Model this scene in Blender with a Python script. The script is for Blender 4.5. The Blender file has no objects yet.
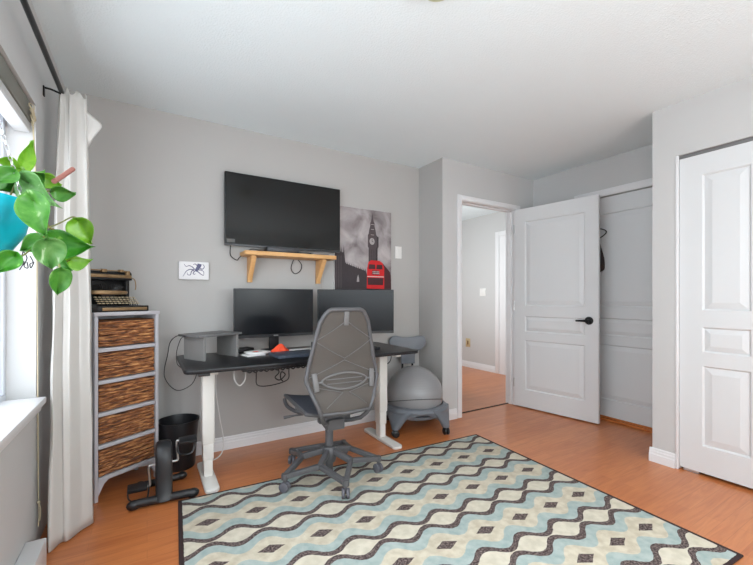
import bpy, bmesh, math, random
from mathutils import Vector, Matrix, noise
PI = math.pi
R = math.radians
random.seed(7)
SC = bpy.context.scene
COL = SC.collection

# ------------------------------------------------------------------ materials
def srgb(r, g, b):
    f = lambda c: (c/255/12.92) if c/255 <= .04045 else ((c/255+.055)/1.055)**2.4
    return (f(r), f(g), f(b), 1)

def nodes(name):
    m = bpy.data.materials.new(name)
    m.use_nodes = True
    nt = m.node_tree
    return m, nt, nt.nodes['Principled BSDF'], nt.nodes['Material Output']

def N(nt, kind, **kw):
    n = nt.nodes.new(kind)
    for k, v in kw.items():
        if k in n.inputs.keys(): n.inputs[k].default_value = v
        else: setattr(n, k, v)
    return n

def L(nt, a, b): nt.links.new(a, b)

def mat(name, col, rough=.5, metal=0., var=.06, vscale=6., bump=0., bscale=60., spec=.5, coat=0.):
    """painted / plastic / metal surface with a faint uneven tone and optional grain"""
    m, nt, p, out = nodes(name)
    p.inputs['Roughness'].default_value = rough
    p.inputs['Metallic'].default_value = metal
    p.inputs['Specular IOR Level'].default_value = spec
    p.inputs['Coat Weight'].default_value = coat
    tc = N(nt, 'ShaderNodeTexCoord')
    nz = N(nt, 'ShaderNodeTexNoise', Scale=vscale, Detail=3.)
    L(nt, tc.outputs['Object'], nz.inputs['Vector'])
    rp = N(nt, 'ShaderNodeMix', data_type='RGBA')
    rp.inputs[6].default_value = tuple(c*(1-var) for c in col[:3]) + (1,)
    rp.inputs[7].default_value = tuple(min(1, c*(1+var)) for c in col[:3]) + (1,)
    L(nt, nz.outputs['Fac'], rp.inputs[0])
    L(nt, rp.outputs[2], p.inputs['Base Color'])
    if bump:
        n2 = N(nt, 'ShaderNodeTexNoise', Scale=bscale, Detail=4.)
        L(nt, tc.outputs['Object'], n2.inputs['Vector'])
        b = N(nt, 'ShaderNodeBump', Strength=bump, Distance=.01)
        L(nt, n2.outputs['Fac'], b.inputs['Height'])
        L(nt, b.outputs['Normal'], p.inputs['Normal'])
    return m

GREYW = mat('grey_accent_paint', srgb(181, 178, 175), .75, bump=.05, bscale=180, var=.01)
WALL = mat('wall_paint', srgb(198, 197, 196), .75, bump=.05, bscale=180, var=.01)
CEIL = mat('ceiling_texture', srgb(230, 238, 240), .9, bump=.3, bscale=110, var=.012)
TRIM = mat('white_trim_paint', srgb(228, 227, 228), .4, var=.01)
DOORW = mat('white_door_paint', srgb(216, 217, 218), .42, var=.01)
BLACKP = mat('black_plastic', srgb(28, 28, 31), .4, var=.15)
BLACKM = mat('black_metal', srgb(24, 23, 24), .35, .3, var=.1)
DESKB = mat('black_desk_laminate', srgb(25, 25, 28), .34, spec=.35, var=.12, bump=.04, bscale=200)
DESKW = mat('white_powder_coat', srgb(226, 222, 216), .4, var=.01)
GREYF = mat('grey_chair_plastic', srgb(86, 85, 87), .45, var=.05)
GREYL = mat('light_grey_chair_plastic', srgb(112, 110, 110), .5, var=.05)
GREYD = mat('dark_grey_mesh_seat', srgb(72, 76, 86), .75, var=.12, vscale=90, bump=.2, bscale=400)
BALLB = mat('blue_grey_plastic', srgb(106, 110, 117), .45, var=.05)
CHROME = mat('brushed_steel', srgb(190, 190, 190), .28, .9, var=.05)
ALU = mat('track_aluminium', srgb(128, 128, 128), .45, .4, var=.05)
CHESTG = mat('grey_chest_paint', srgb(188, 185, 190), .55, var=.03)
PINE = None
SCREEN = mat('tv_screen_glass', srgb(10, 10, 10), .14, var=.0, spec=.42)
MONSCR = mat('monitor_screen_coating', srgb(12, 15, 20), .26, var=.0, spec=.24)
BEZEL = mat('tv_bezel', srgb(70, 70, 72), .35, .3, var=.02)
RISER = mat('grey_riser_board', srgb(128, 126, 124), .5, var=.12, vscale=12)
TEAL = mat('teal_pot_plastic', srgb(0, 172, 196), .4, var=.05)
SOIL = mat('potting_soil', srgb(60, 44, 33), .9, var=.4, vscale=60, bump=.6)
PAPERW = mat('white_paper', srgb(228, 226, 224), .7, var=.02)
ORANGE = mat('orange_cloth', srgb(250, 82, 45), .7, var=.1, vscale=30)
SLATE = mat('slate_laptop_lid', srgb(66, 74, 88), .45, var=.05)
CORDW = mat('white_cord_sheath', srgb(214, 212, 210), .5, var=.02)
CORDB = mat('black_cord_sheath', srgb(34, 32, 33), .5, var=.05)
CORDY = mat('cream_blind_cord', srgb(196, 182, 152), .8, var=.1, vscale=60)
BRASS = mat('worn_brass', srgb(150, 122, 88), .45, .55, var=.3, vscale=40)
IRON = mat('black_typewriter_enamel', srgb(30, 29, 30), .4, .2, var=.25, vscale=30)
KEYC = mat('aged_key_tops', srgb(176, 158, 128), .5, var=.2, vscale=40)
HEADR = mat('blind_headrail', srgb(128, 127, 118), .55, .15, var=.08)
SLAT = mat('blind_slats_white', srgb(222, 222, 222), .5, var=.02)
PVC = mat('window_vinyl', srgb(226, 230, 238), .4, var=.01)
SWITCH = mat('switch_plate', srgb(233, 231, 228), .35, var=.01)
STAKE = mat('stake_wood', srgb(150, 96, 86), .7, var=.2, vscale=40)
STEM = mat('plant_stem', srgb(120, 122, 66), .6, var=.3, vscale=40)
GARM = mat('dark_cloth', srgb(62, 54, 54), .9, var=.1)
LAMPG = mat('pale_green_glass', srgb(196, 202, 158), .3, var=.15, vscale=30)
CANVAS = mat('white_canvas', srgb(232, 230, 231), .8, var=.01, bump=.1, bscale=500)
INK = mat('navy_print', srgb(98, 98, 128), .8, var=.25, vscale=60)
INKL = mat('pale_print', srgb(120, 118, 140), .8, var=.25, vscale=60)
GOLD = mat('aged_brass_outlet', srgb(206, 186, 146), .5, .3, var=.3, vscale=60)
STRAP = mat('floor_track_wood', srgb(186, 108, 52), .5, var=.15, vscale=20)
DARKGAP = mat('dark_gap', srgb(46, 36, 30), .9)
LABELG = mat('grey_sticker', srgb(92, 92, 90), .6, var=.1, vscale=60)

def wood(name, c1, c2, scale=8, stretch=(1, 12, 12), rough=.5):
    m, nt, p, out = nodes(name)
    p.inputs['Roughness'].default_value = rough
    tc = N(nt, 'ShaderNodeTexCoord'); mp = N(nt, 'ShaderNodeMapping'); mp.inputs['Scale'].default_value = stretch
    nz = N(nt, 'ShaderNodeTexNoise', Scale=scale, Detail=5., Distortion=.6)
    L(nt, tc.outputs['Object'], mp.inputs['Vector']); L(nt, mp.outputs['Vector'], nz.inputs['Vector'])
    mx = N(nt, 'ShaderNodeMix', data_type='RGBA'); mx.inputs[6].default_value = c1; mx.inputs[7].default_value = c2
    L(nt, nz.outputs['Fac'], mx.inputs[0]); L(nt, mx.outputs[2], p.inputs['Base Color'])
    return m
PINE = wood('pine_wood', srgb(196, 140, 84), srgb(232, 184, 124), 5)

def floor_mat():
    m, nt, p, out = nodes('laminate_planks')
    p.inputs['Roughness'].default_value = .28
    p.inputs['Specular IOR Level'].default_value = .7
    tc = N(nt, 'ShaderNodeTexCoord')
    br = N(nt, 'ShaderNodeTexBrick', offset=.37, offset_frequency=2, squash=1.)
    br.inputs['Color1'].default_value = (0, 0, 0, 1); br.inputs['Color2'].default_value = (1, 1, 1, 1)
    br.inputs['Mortar'].default_value = (.2, .2, .2, 1)
    for k, v in (('Scale', 1.), ('Mortar Size', .0012), ('Mortar Smooth', .3), ('Bias', 0.), ('Brick Width', .62), ('Row Height', .066)):
        br.inputs[k].default_value = v
    L(nt, tc.outputs['Object'], br.inputs['Vector'])
    mp = N(nt, 'ShaderNodeMapping'); mp.inputs['Scale'].default_value = (1.2, 14, 1)
    L(nt, tc.outputs['Object'], mp.inputs['Vector'])
    nz = N(nt, 'ShaderNodeTexNoise', Scale=2.6, Detail=7., Distortion=1.6)
    L(nt, mp.outputs['Vector'], nz.inputs['Vector'])
    mx = N(nt, 'ShaderNodeMix', data_type='RGBA')
    mx.inputs[6].default_value = srgb(166, 80, 32); mx.inputs[7].default_value = srgb(220, 142, 86)
    ad = N(nt, 'ShaderNodeMath', operation='MULTIPLY_ADD'); ad.inputs[1].default_value = .2
    L(nt, br.outputs['Color'], ad.inputs[0])
    ml = N(nt, 'ShaderNodeMath', operation='MULTIPLY'); ml.inputs[1].default_value = .84
    L(nt, nz.outputs['Fac'], ml.inputs[0]); L(nt, ml.outputs[0], ad.inputs[2])
    L(nt, ad.outputs[0], mx.inputs[0])
    seam = N(nt, 'ShaderNodeMix', data_type='RGBA'); seam.inputs[7].default_value = srgb(146, 80, 40)
    sf = N(nt, 'ShaderNodeMath', operation='MULTIPLY'); sf.inputs[1].default_value = .3
    L(nt, br.outputs['Fac'], sf.inputs[0]); L(nt, sf.outputs[0], seam.inputs[0]); L(nt, mx.outputs[2], seam.inputs[6])
    L(nt, seam.outputs[2], p.inputs['Base Color'])
    return m
FLOOR = floor_mat()

def rug_mat():
    """cream / aqua / charcoal ogee weave; object x runs along the rug, -y towards the room"""
    m, nt, p, out = nodes('rug_weave')
    p.inputs['Roughness'].default_value = .95
    p.inputs['Specular IOR Level'].default_value = .1
    tc = N(nt, 'ShaderNodeTexCoord'); sp = N(nt, 'ShaderNodeSeparateXYZ')
    wz = N(nt, 'ShaderNodeTexNoise', Scale=55., Detail=2.)
    L(nt, tc.outputs['Object'], wz.inputs['Vector'])
    wv = N(nt, 'ShaderNodeVectorMath', operation='SCALE'); wv.inputs['Scale'].default_value = .007
    wc = N(nt, 'ShaderNodeVectorMath', operation='SUBTRACT'); wc.inputs[1].default_value = (.5, .5, .5)
    L(nt, wz.outputs['Color'], wc.inputs[0]); L(nt, wc.outputs[0], wv.inputs[0])
    wa = N(nt, 'ShaderNodeVectorMath', operation='ADD')
    L(nt, tc.outputs['Object'], wa.inputs[0]); L(nt, wv.outputs[0], wa.inputs[1]); L(nt, wa.outputs[0], sp.inputs[0])
    def M(op, a, b=None, c=None):
        n = N(nt, 'ShaderNodeMath', operation=op)
        for i, v in enumerate((a, b, c)):
            if v is None: continue
            if isinstance(v, (int, float)): n.inputs[i].default_value = v
            else: L(nt, v, n.inputs[i])
        return n.outputs[0]
    u = sp.outputs['X']; v = M('MULTIPLY', sp.outputs['Y'], -1)
    Q, P = .236, .35
    ph = M('MULTIPLY', M('SUBTRACT', u, .13), 2*PI/Q)
    c = M('COSINE', ph)                                   # +1 at a diamond column (neck), -1 at a lens
    # distance from the nearest lens row
    vv = M('SUBTRACT', v, .123)
    k = M('ROUND', M('DIVIDE', vv, P))
    dv = M('ABSOLUTE', M('SUBTRACT', vv, M('MULTIPLY', k, P)))
    cs = M('MULTIPLY', M('SIGN', c), M('POWER', M('ABSOLUTE', c), .92))
    w = M('MULTIPLY_ADD', cs, -.027, .029)
    dk1 = M('ADD', w, M('MULTIPLY_ADD', cs, -.002, .032))
    aq1 = M('ADD', dk1, M('MULTIPLY_ADD', cs, -.004, .055))
    inlens = M('LESS_THAN', dv, w)
    indark = M('MULTIPLY', M('GREATER_THAN', dv, w), M('LESS_THAN', dv, dk1))
    inaq = M('MULTIPLY', M('GREATER_THAN', dv, dk1), M('LESS_THAN', dv, aq1))
    # diamonds in the middle of the cream band
    dd = M('SUBTRACT', P/2, dv)
    uu = M('SUBTRACT', u, .13)
    du = M('ABSOLUTE', M('SUBTRACT', uu, M('MULTIPLY', M('ROUND', M('DIVIDE', uu, Q)), Q)))
    dia = M('LESS_THAN', M('ADD', M('DIVIDE', du, .060), M('DIVIDE', dd, .031)), 1.)
    dark = M('MAXIMUM', indark, dia)
    # binding
    bx = M('ABSOLUTE', M('SUBTRACT', u, 2.175/2)); by = M('ABSOLUTE', M('SUBTRACT', v, 1.66/2))
    bind = M('MAXIMUM', M('GREATER_THAN', bx, 2.175/2-.02), M('GREATER_THAN', by, 1.66/2-.016))
    sp1 = N(nt, 'ShaderNodeTexNoise', Scale=120., Detail=3.); L(nt, tc.outputs['Object'], sp1.inputs['Vector'])
    sp2 = N(nt, 'ShaderNodeTexNoise', Scale=26., Detail=5.); L(nt, tc.outputs['Object'], sp2.inputs['Vector'])
    def ramp(src, c1, c2, lo=.35, hi=.65):
        r = N(nt, 'ShaderNodeValToRGB'); r.color_ramp.elements[0].color = c1; r.color_ramp.elements[1].color = c2
        r.color_ramp.elements[0].position = lo; r.color_ramp.elements[1].position = hi
        L(nt, src, r.inputs[0]); return r.outputs[0]
    cream = ramp(sp2.outputs['Fac'], srgb(198, 186, 164), srgb(218, 208, 188))
    creaml = ramp(sp2.outputs['Fac'], srgb(206, 197, 178), srgb(222, 213, 195))
    aqua = ramp(sp2.outputs['Fac'], srgb(160, 176, 173), srgb(182, 192, 187))
    drk = ramp(sp1.outputs['Fac'], srgb(70, 58, 58), srgb(150, 134, 128), .42, .70)
    def mix(f, a, b):
        n = N(nt, 'ShaderNodeMix', data_type='RGBA'); L(nt, f, n.inputs[0]); L(nt, a, n.inputs[6])
        if isinstance(b, tuple): n.inputs[7].default_value = b
        else: L(nt, b, n.inputs[7])
        return n.outputs[2]
    col = mix(inlens, cream, creaml); col = mix(inaq, col, aqua); col = mix(dark, col, drk)
    col = mix(bind, col, srgb(66, 52, 52))
    L(nt, col, p.inputs['Base Color'])
    b = N(nt, 'ShaderNodeBump', Strength=.35, Distance=.004); L(nt, sp1.outputs['Fac'], b.inputs['Height'])
    L(nt, b.outputs['Normal'], p.inputs['Normal'])
    return m
RUG = rug_mat()

def wicker_mat():
    m, nt, p, out = nodes('banana_leaf_weave')
    p.inputs['Roughness'].default_value = .6
    tc = N(nt, 'ShaderNodeTexCoord'); mp = N(nt, 'ShaderNodeMapping'); mp.inputs['Scale'].default_value = (12, 12, 95)
    L(nt, tc.outputs['Object'], mp.inputs['Vector'])
    nz = N(nt, 'ShaderNodeTexNoise', Scale=1.3, Detail=5., Distortion=.5); L(nt, mp.outputs['Vector'], nz.inputs['Vector'])
    r = N(nt, 'ShaderNodeValToRGB'); e = r.color_ramp.elements
    e[0].position = .33; e[0].color = srgb(62, 36, 22); e[1].position = .68; e[1].color = srgb(212, 158, 104)
    k = e.new(.46); k.color = srgb(122, 74, 44); k = e.new(.57); k.color = srgb(170, 112, 66)
    L(nt, nz.outputs['Fac'], r.inputs[0]); L(nt, r.outputs[0], p.inputs['Base Color'])
    b = N(nt, 'ShaderNodeBump', Strength=.7, Distance=.01); L(nt, nz.outputs['Fac'], b.inputs['Height']); L(nt, b.outputs['Normal'], p.inputs['Normal'])
    return m
WICKER = wicker_mat()

def mix_mat(name, col, other, fac, rough=.8, kind='ShaderNodeBsdfTranslucent', weave=0):
    m, nt, p, out = nodes(name)
    p.inputs['Roughness'].default_value = rough; p.inputs['Specular IOR Level'].default_value = .2
    tc = N(nt, 'ShaderNodeTexCoord'); nz = N(nt, 'ShaderNodeTexNoise', Scale=300. if weave else 9., Detail=2.)
    L(nt, tc.outputs['Object'], nz.inputs['Vector'])
    mx = N(nt, 'ShaderNodeMix', data_type='RGBA')
    mx.inputs[6].default_value = tuple(c*.93 for c in col[:3])+(1,); mx.inputs[7].default_value = col
    L(nt, nz.outputs['Fac'], mx.inputs[0]); L(nt, mx.outputs[2], p.inputs['Base Color'])
    t = N(nt, kind); t.inputs['Color'].default_value = other
    ms = N(nt, 'ShaderNodeMixShader'); ms.inputs[0].default_value = fac
    L(nt, p.outputs[0], ms.inputs[1]); L(nt, t.outputs[0], ms.inputs[2]); L(nt, ms.outputs[0], out.inputs['Surface'])
    return m
CURT = mix_mat('sheer_white_cotton', srgb(236, 233, 229), srgb(240, 238, 234), .38)
MESHB = mix_mat('chair_back_mesh', srgb(100, 94, 89), (1, 1, 1, 1), .2, .7, 'ShaderNodeBsdfTransparent', 1)

def leaf_mat(name, c1, c2, pale=None):
    m, nt, p, out = nodes(name)
    p.inputs['Roughness'].default_value = .38
    tc = N(nt, 'ShaderNodeTexCoord'); nz = N(nt, 'ShaderNodeTexNoise', Scale=34., Detail=4., Distortion=1.2)
    L(nt, tc.outputs['Object'], nz.inputs['Vector'])
    r = N(nt, 'ShaderNodeValToRGB'); e = r.color_ramp.elements
    e[0].position = .3; e[0].color = c1; e[1].position = .62; e[1].color = c2
    if pale: k = e.new(.7); k.color = pale
    L(nt, nz.outputs['Fac'], r.inputs[0]); L(nt, r.outputs[0], p.inputs['Base Color'])
    t = N(nt, 'ShaderNodeBsdfTranslucent'); L(nt, r.outputs[0], t.inputs['Color'])
    ms = N(nt, 'ShaderNodeMixShader'); ms.inputs[0].default_value = .4
    L(nt, p.outputs[0], ms.inputs[1]); L(nt, t.outputs[0], ms.inputs[2]); L(nt, ms.outputs[0], out.inputs['Surface'])
    return m
LF_LIME = leaf_mat('leaf_lime', srgb(104, 160, 34), srgb(138, 186, 58))
LF_MID = leaf_mat('leaf_mid', srgb(68, 136, 48), srgb(100, 162, 70), srgb(168, 202, 140))
LF_PALE = leaf_mat('leaf_pale', srgb(86, 146, 70), srgb(124, 174, 104), srgb(196, 216, 182))
LF_DARK = leaf_mat('leaf_dark', srgb(40, 118, 22), srgb(76, 152, 40), srgb(140, 196, 84))

def glass_mat():
    m, nt, p, out = nodes('window_glass')
    t = N(nt, 'ShaderNodeBsdfTransparent'); t.inputs['Color'].default_value = (.97, .985, 1, 1)
    g = N(nt, 'ShaderNodeBsdfGlossy'); g.inputs['Roughness'].default_value = .02
    ms = N(nt, 'ShaderNodeMixShader'); ms.inputs[0].default_value = .05; L(nt, t.outputs[0], ms.inputs[1]); L(nt, g.outputs[0], ms.inputs[2])
    L(nt, ms.outputs[0], out.inputs['Surface'])
    return m
GLASS = glass_mat()

def sky_print():
    m, nt, p, out = nodes('poster_cloud_print')
    p.inputs['Roughness'].default_value = .7
    tc = N(nt, 'ShaderNodeTexCoord'); nz = N(nt, 'ShaderNodeTexNoise', Scale=5.5, Detail=5., Distortion=.5)
    L(nt, tc.outputs['Object'], nz.inputs['Vector'])
    r = N(nt, 'ShaderNodeValToRGB'); e = r.color_ramp.elements
    e[0].position = .32; e[0].color = srgb(112, 103, 104); e[1].position = .68; e[1].color = srgb(188, 180, 180)
    L(nt, nz.outputs['Fac'], r.inputs[0]); L(nt, r.outputs[0], p.inputs['Base Color'])
    return m
SKYP = sky_print()
TOWER = mat('poster_stone_print', srgb(82, 72, 74), .7, var=.25, vscale=50)
TOWERD = mat('poster_dark_print', srgb(58, 50, 53), .7, var=.2, vscale=40)
TOWERL = mat('poster_light_print', srgb(168, 160, 158), .7, var=.15, vscale=50)
BUSR = mat('poster_red_print', srgb(206, 30, 34), .7, var=.12, vscale=20)
BUSD = mat('poster_window_print', srgb(70, 34, 38), .7, var=.3, vscale=60)
BUSW = mat('poster_pale_print', srgb(214, 186, 184), .7, var=.1, vscale=60)

# ------------------------------------------------------------------ mesh builder
MATX = {}
class MB:
    def __init__(s): s.bm = bmesh.new(); s.mi = 0
    def _tag(s, n0):
        s.bm.faces.ensure_lookup_table()
        for i in range(n0, len(s.bm.faces)): s.bm.faces[i].material_index = s.mi
    def box(s, x0, x1, y0, y1, z0, z1, bev=0., seg=2, mx=None):
        t = bmesh.new()
        bmesh.ops.create_cube(t, size=1)
        for v in t.verts:
            v.co = Vector(((x0+x1)/2+v.co.x*(x1-x0), (y0+y1)/2+v.co.y*(y1-y0), (z0+z1)/2+v.co.z*(z1-z0)))
        if bev: bmesh.ops.bevel(t, geom=t.edges[:], offset=bev, segments=seg, profile=.5, affect='EDGES')
        s._merge(t, mx); return s
    def _merge(s, t, mx=None):
        if mx is not None: bmesh.ops.transform(t, matrix=mx, verts=t.verts)
        mp = {}
        for v in t.verts: mp[v] = s.bm.verts.new(v.co)
        for f in t.faces:
            try:
                g = s.bm.faces.new([mp[v] for v in f.verts]); g.material_index = s.mi
            except ValueError: pass
        t.free()
    def bar(s, p0, p1, w, h, bev=.003, up=(0, 0, 1)):
        p0 = Vector(p0); p1 = Vector(p1); d = p1-p0; ln = d.length; d.normalize()
        u = Vector(up); sd = d.cross(u)
        if sd.length < 1e-4: sd = d.cross(Vector((0, 1, 0)))
        sd.normalize(); u = sd.cross(d)
        mx = Matrix((sd, d, u)).transposed().to_4x4(); mx.translation = p0
        s.box(-w/2, w/2, 0, ln, -h/2, h/2, bev, 2, mx); return s
    def tube(s, pts, r, n=8, closed=False, smooth=0):
        pts = [Vector(p) for p in pts]
        if smooth: pts = spline(pts, smooth, closed)
        m = len(pts); rr = r if isinstance(r, (list, tuple)) else [r]*m
        if len(rr) != m: rr = [rr[min(len(rr)-1, int(i*(len(rr)-1)/(m-1)+.5))] for i in range(m)]
        rings = []; pu = None
        for i, p in enumerate(pts):
            a = pts[(i-1) % m] if (i or closed) else p; b = pts[(i+1) % m] if (i < m-1 or closed) else p
            d = (b-a).normalized()
            if pu is None:
                pu = Vector((0, 0, 1)) if abs(d.z) < .9 else Vector((1, 0, 0))
            pu = (pu-d*pu.dot(d)).normalized(); sd = d.cross(pu)
            rings.append([s.bm.verts.new(p+(pu*math.cos(2*PI*k/n)+sd*math.sin(2*PI*k/n))*rr[i]) for k in range(n)])
        for i in range(m if closed else m-1):
            A = rings[i]; B = rings[(i+1) % m]
            for k in range(n):
                f = s.bm.faces.new((A[k], A[(k+1) % n], B[(k+1) % n], B[k])); f.material_index = s.mi
        if not closed:
            for q in (rings[0][::-1], rings[-1]):
                f = s.bm.faces.new(q); f.material_index = s.mi
        return s
    def cyl(s, p0, p1, r, n=20, r2=None):
        return s.tube([p0, p1], [r, r if r2 is None else r2], n)
    def lathe(s, prof, c=(0, 0, 0), n=32, mx=None):
        t = bmesh.new(); rings = []
        for r, z in prof:
            if r < 1e-5: rings.append([t.verts.new((0, 0, z))])
            else: rings.append([t.verts.new((r*math.cos(2*PI*k/n), r*math.sin(2*PI*k/n), z)) for k in range(n)])
        for A, B in zip(rings, rings[1:]):
            for k in range(n):
                q = [A[k % len(A)], A[(k+1) % len(A)], B[(k+1) % len(B)], B[k % len(B)]]
                q = list(dict.fromkeys(q))
                if len(q) > 2: t.faces.new(q)
        M = Matrix.Translation(c) if mx is None else mx
        s._merge(t, M); return s
    def sphere(s, c, r, sc=(1, 1, 1), n=24):
        t = bmesh.new(); bmesh.ops.create_uvsphere(t, u_segments=n, v_segments=n//2, radius=r)
        for v in t.verts: v.co = Vector((v.co.x*sc[0], v.co.y*sc[1], v.co.z*sc[2]))+Vector(c)
        s._merge(t); return s
    def prism(s, poly, org, u, v, d, bev=0):
        """2-d outline poly in the plane (org,u,v), pushed along vector d"""
        org, u, v, d = map(Vector, (org, u, v, d)); t = bmesh.new()
        A = [t.verts.new(org+u*a+v*b) for a, b in poly]; B = [t.verts.new(org+u*a+v*b+d) for a, b in poly]
        t.faces.new(A); t.faces.new(B[::-1]); k = len(poly)
        sides = [t.faces.new((A[i], B[i], B[(i+1) % k], A[(i+1) % k])) for i in range(k)]
        bmesh.ops.recalc_face_normals(t, faces=t.faces)
        if bev:
            fs = [f for f in t.faces if f not in sides]
            es = {e for f in fs for e in f.edges}
            bmesh.ops.bevel(t, geom=list(es), offset=bev, segments=2, profile=.5, affect='EDGES')
        s._merge(t); return s
    def grid(s, f, nu, nv):
        V = [[s.bm.verts.new(f(i/nu, j/nv)) for j in range(nv+1)] for i in range(nu+1)]
        for i in range(nu):
            for j in range(nv):
                q = s.bm.faces.new((V[i][j], V[i+1][j], V[i+1][j+1], V[i][j+1])); q.material_index = s.mi
        return s
    def build(s, name, m, parent=None, world=False, smooth=True, solid=0, recalc=True, ang=38):
        if recalc: bmesh.ops.recalc_face_normals(s.bm, faces=s.bm.faces)
        if world and parent is not None: bmesh.ops.transform(s.bm, matrix=MATX[parent.name].inverted(), verts=s.bm.verts)
        me = bpy.data.meshes.new(name); s.bm.to_mesh(me); s.bm.free()
        for k in (m if isinstance(m, (list, tuple)) else [m]): me.materials.append(k)
        if smooth:
            for q in me.polygons: q.use_smooth = True
            me.set_sharp_from_angle(angle=R(ang))
        o = bpy.data.objects.new(name, me); COL.objects.link(o)
        if parent is not None:
            o.parent = parent; MATX[o.name] = MATX[parent.name]
        else: MATX[o.name] = Matrix()
        if solid:
            k = o.modifiers.new('thickness', 'SOLIDIFY'); k.thickness = solid; k.offset = 0
        return o

def spline(pts, k, closed=False):
    out = []; m = len(pts)
    for i in range(m if closed else m-1):
        g = lambda j: pts[j % m] if closed else pts[max(0, min(m-1, j))]
        a, b, c, d = g(i-1), g(i), g(i+1), g(i+2)
        for j in range(k):
            t = j/k
            out.append(.5*((2*b)+(c-a)*t+(2*a-5*b+4*c-d)*t*t+(3*b-a-3*c+d)*t**3))
    if not closed: out.append(pts[-1])
    return out

def thing(name, label, cat, loc=(0, 0, 0), rotz=0., group=None):
    o = bpy.data.objects.new(name, None); COL.objects.link(o)
    o.empty_display_size = .05
    o.location = loc; o.rotation_euler = (0, 0, rotz)
    MATX[o.name] = Matrix.Translation(loc) @ Matrix.Rotation(rotz, 4, 'Z')
    return tag(o, label, cat, group)
def tag(o, label, cat, group=None):
    o['label'] = label; o['category'] = cat
    if group: o['group'] = group
    return o
def struct(name, mb, m, **kw):
    o = mb.build(name, m, **kw); o['kind'] = 'structure'; return o

# ------------------------------------------------------------------ camera frame used to read distances off the photo
CH = 1.13; FPX = 378.; YAW = R(31.25); HZ = 298.
def at(px, py, d):
    """point at optical depth d seen at image position (px, py)"""
    a = (px-376.5)/FPX; b = (HZ-py)/FPX; s, c = math.sin(YAW), math.cos(YAW)
    return Vector(((a*c+s)*d, (-a*s+c)*d, CH+b*d))

# ------------------------------------------------------------------ ROOM SHELL
ZC = 2.42; XL = -.43; YB = 3.0; XS = 2.318; YD = 2.65; XC = 3.62; XR = 3.0; YP = 1.25; YR = -1.7
struct('floor', MB().box(-.62, 6., -1.9, 6., -.1, 0), FLOOR, smooth=False)
struct('ceiling', MB().box(-.62, 6., -1.9, 6., ZC, ZC+.1), CEIL, smooth=False)
# back wall with the chase and doorway wall
struct('wall_back', MB().box(-.62, XS+.1, YB, YB+.11, 0, ZC), GREYW, smooth=False)
DX0, DX1, DZ = 2.55, 3.318, 2.055
mb = MB()
mb.box(XS, DX0-.012, YD, YD+.12, 0, ZC); mb.box(DX1+.012, XC+.1, YD, YD+.12, 0, ZC); mb.box(DX0-.012, DX1+.012, YD, YD+.12, DZ+.012, ZC)
struct('wall_doorway', mb, WALL, smooth=False)
struct('wall_chase', MB().box(XS-.002, XS+.1, YD+.003, YB, 0, ZC), GREYW, smooth=False)
# closet recess wall
mb = MB(); mb.box(XC, XC+.1, 1.15, 1.29, 0, ZC); mb.box(XC, XC+.1, 2.12, YD, 0, ZC); mb.box(XC, XC+.1, 1.29, 2.12, 2.07, ZC)
mb.box(XC+.6, XC+.7, 1.15, YD, 0, ZC)
struct('wall_closet', mb, WALL, smooth=False)
# right wall (short return and bifold closet)
mb = MB(); mb.box(XR, XC, YP-.12, YP, 0, ZC); mb.box(XR, XR+.12, 1.115, YP-.12, 0, ZC)
mb.box(XR, XR+.12, -.78, 1.115, 2.07, ZC); mb.box(XR, XR+.12, YR, -.78, 0, ZC); mb.box(XR+.6, XR+.7, YR, YP-.12, 0, ZC)
struct('wall_right', mb, WALL, smooth=False)
# window wall
WY0, WY1, WZ0, WZ1 = -.35, 2.262, .66, 2.0
mb = MB(); X0 = XL-.19
mb.box(X0, XL, YR, WY0, 0, ZC); mb.box(X0, XL, WY1, YB, 0, ZC); mb.box(X0, XL, WY0, WY1, 0, WZ0); mb.box(X0, XL, WY0, WY1, WZ1, ZC)
struct('wall_left', mb, WALL, smooth=False)
# rear wall behind the camera; its window is added for soft fill
RX0, RX1 = .3, 1.4
mb = MB(); mb.box(-.62, RX0, YR-.15, YR, 0, ZC); mb.box(RX1, 6., YR-.15, YR, 0, ZC); mb.box(RX0, RX1, YR-.15, YR, 0, .9); mb.box(RX0, RX1, YR-.15, YR, 1.95, ZC)
struct('wall_rear', mb, WALL, smooth=False)
# hallway
HX = 4.5
struct('wall_hall', MB().box(HX, HX+.12, 2.78, 6, 0, ZC), WALL, smooth=False)
struct('wall_hall_end', MB().box(XS, 6, 5.4, 5.5, 0, ZC).box(XS, XS+.1, YB+.11, 5.4, 0, ZC).box(XC+.1, 6, YD, YD+.12, 0, ZC), WALL, smooth=False)

# windows
def window(name, frame, panes, sill=None):
    o = struct(name, frame, PVC)
    for p in panes: p.build('pane', GLASS, o, smooth=False)
    if sill: sill.build('sill', TRIM, o)
    return o
f = MB(); XF0, XF1 = XL-.165, XL-.10
f.box(XF0, XF1, WY0, WY1, WZ0, WZ0+.05, .004); f.box(XF0, XF1, WY0, WY1, WZ1-.05, WZ1, .004)
f.box(XF0, XF1, WY1-.035, WY1, WZ0+.05, WZ1-.05, .004); f.box(XF0, XF1, WY0, WY0+.05, WZ0+.05, WZ1-.05, .004)
f.box(XF0+.01, XF1-.01, .9, .97, WZ0+.05, WZ1-.05, .004)
f.box(XF0+.005, XF1-.015, WY1-.085, WY1-.035, WZ0+.05, WZ1-.05, .006); f.box(XF0+.005, XF1-.015, WY0+.05, WY1-.085, WZ0+.05, WZ0+.09, .006)
sl = MB(); sl.box(XF1, XL+.045, WY0-.05, 2.215, WZ0+.002, WZ0+.03, .005); sl.box(XL+.001, XL+.03, WY0-.05, 2.20, WZ0-.025, WZ0+.002, .003)
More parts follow.
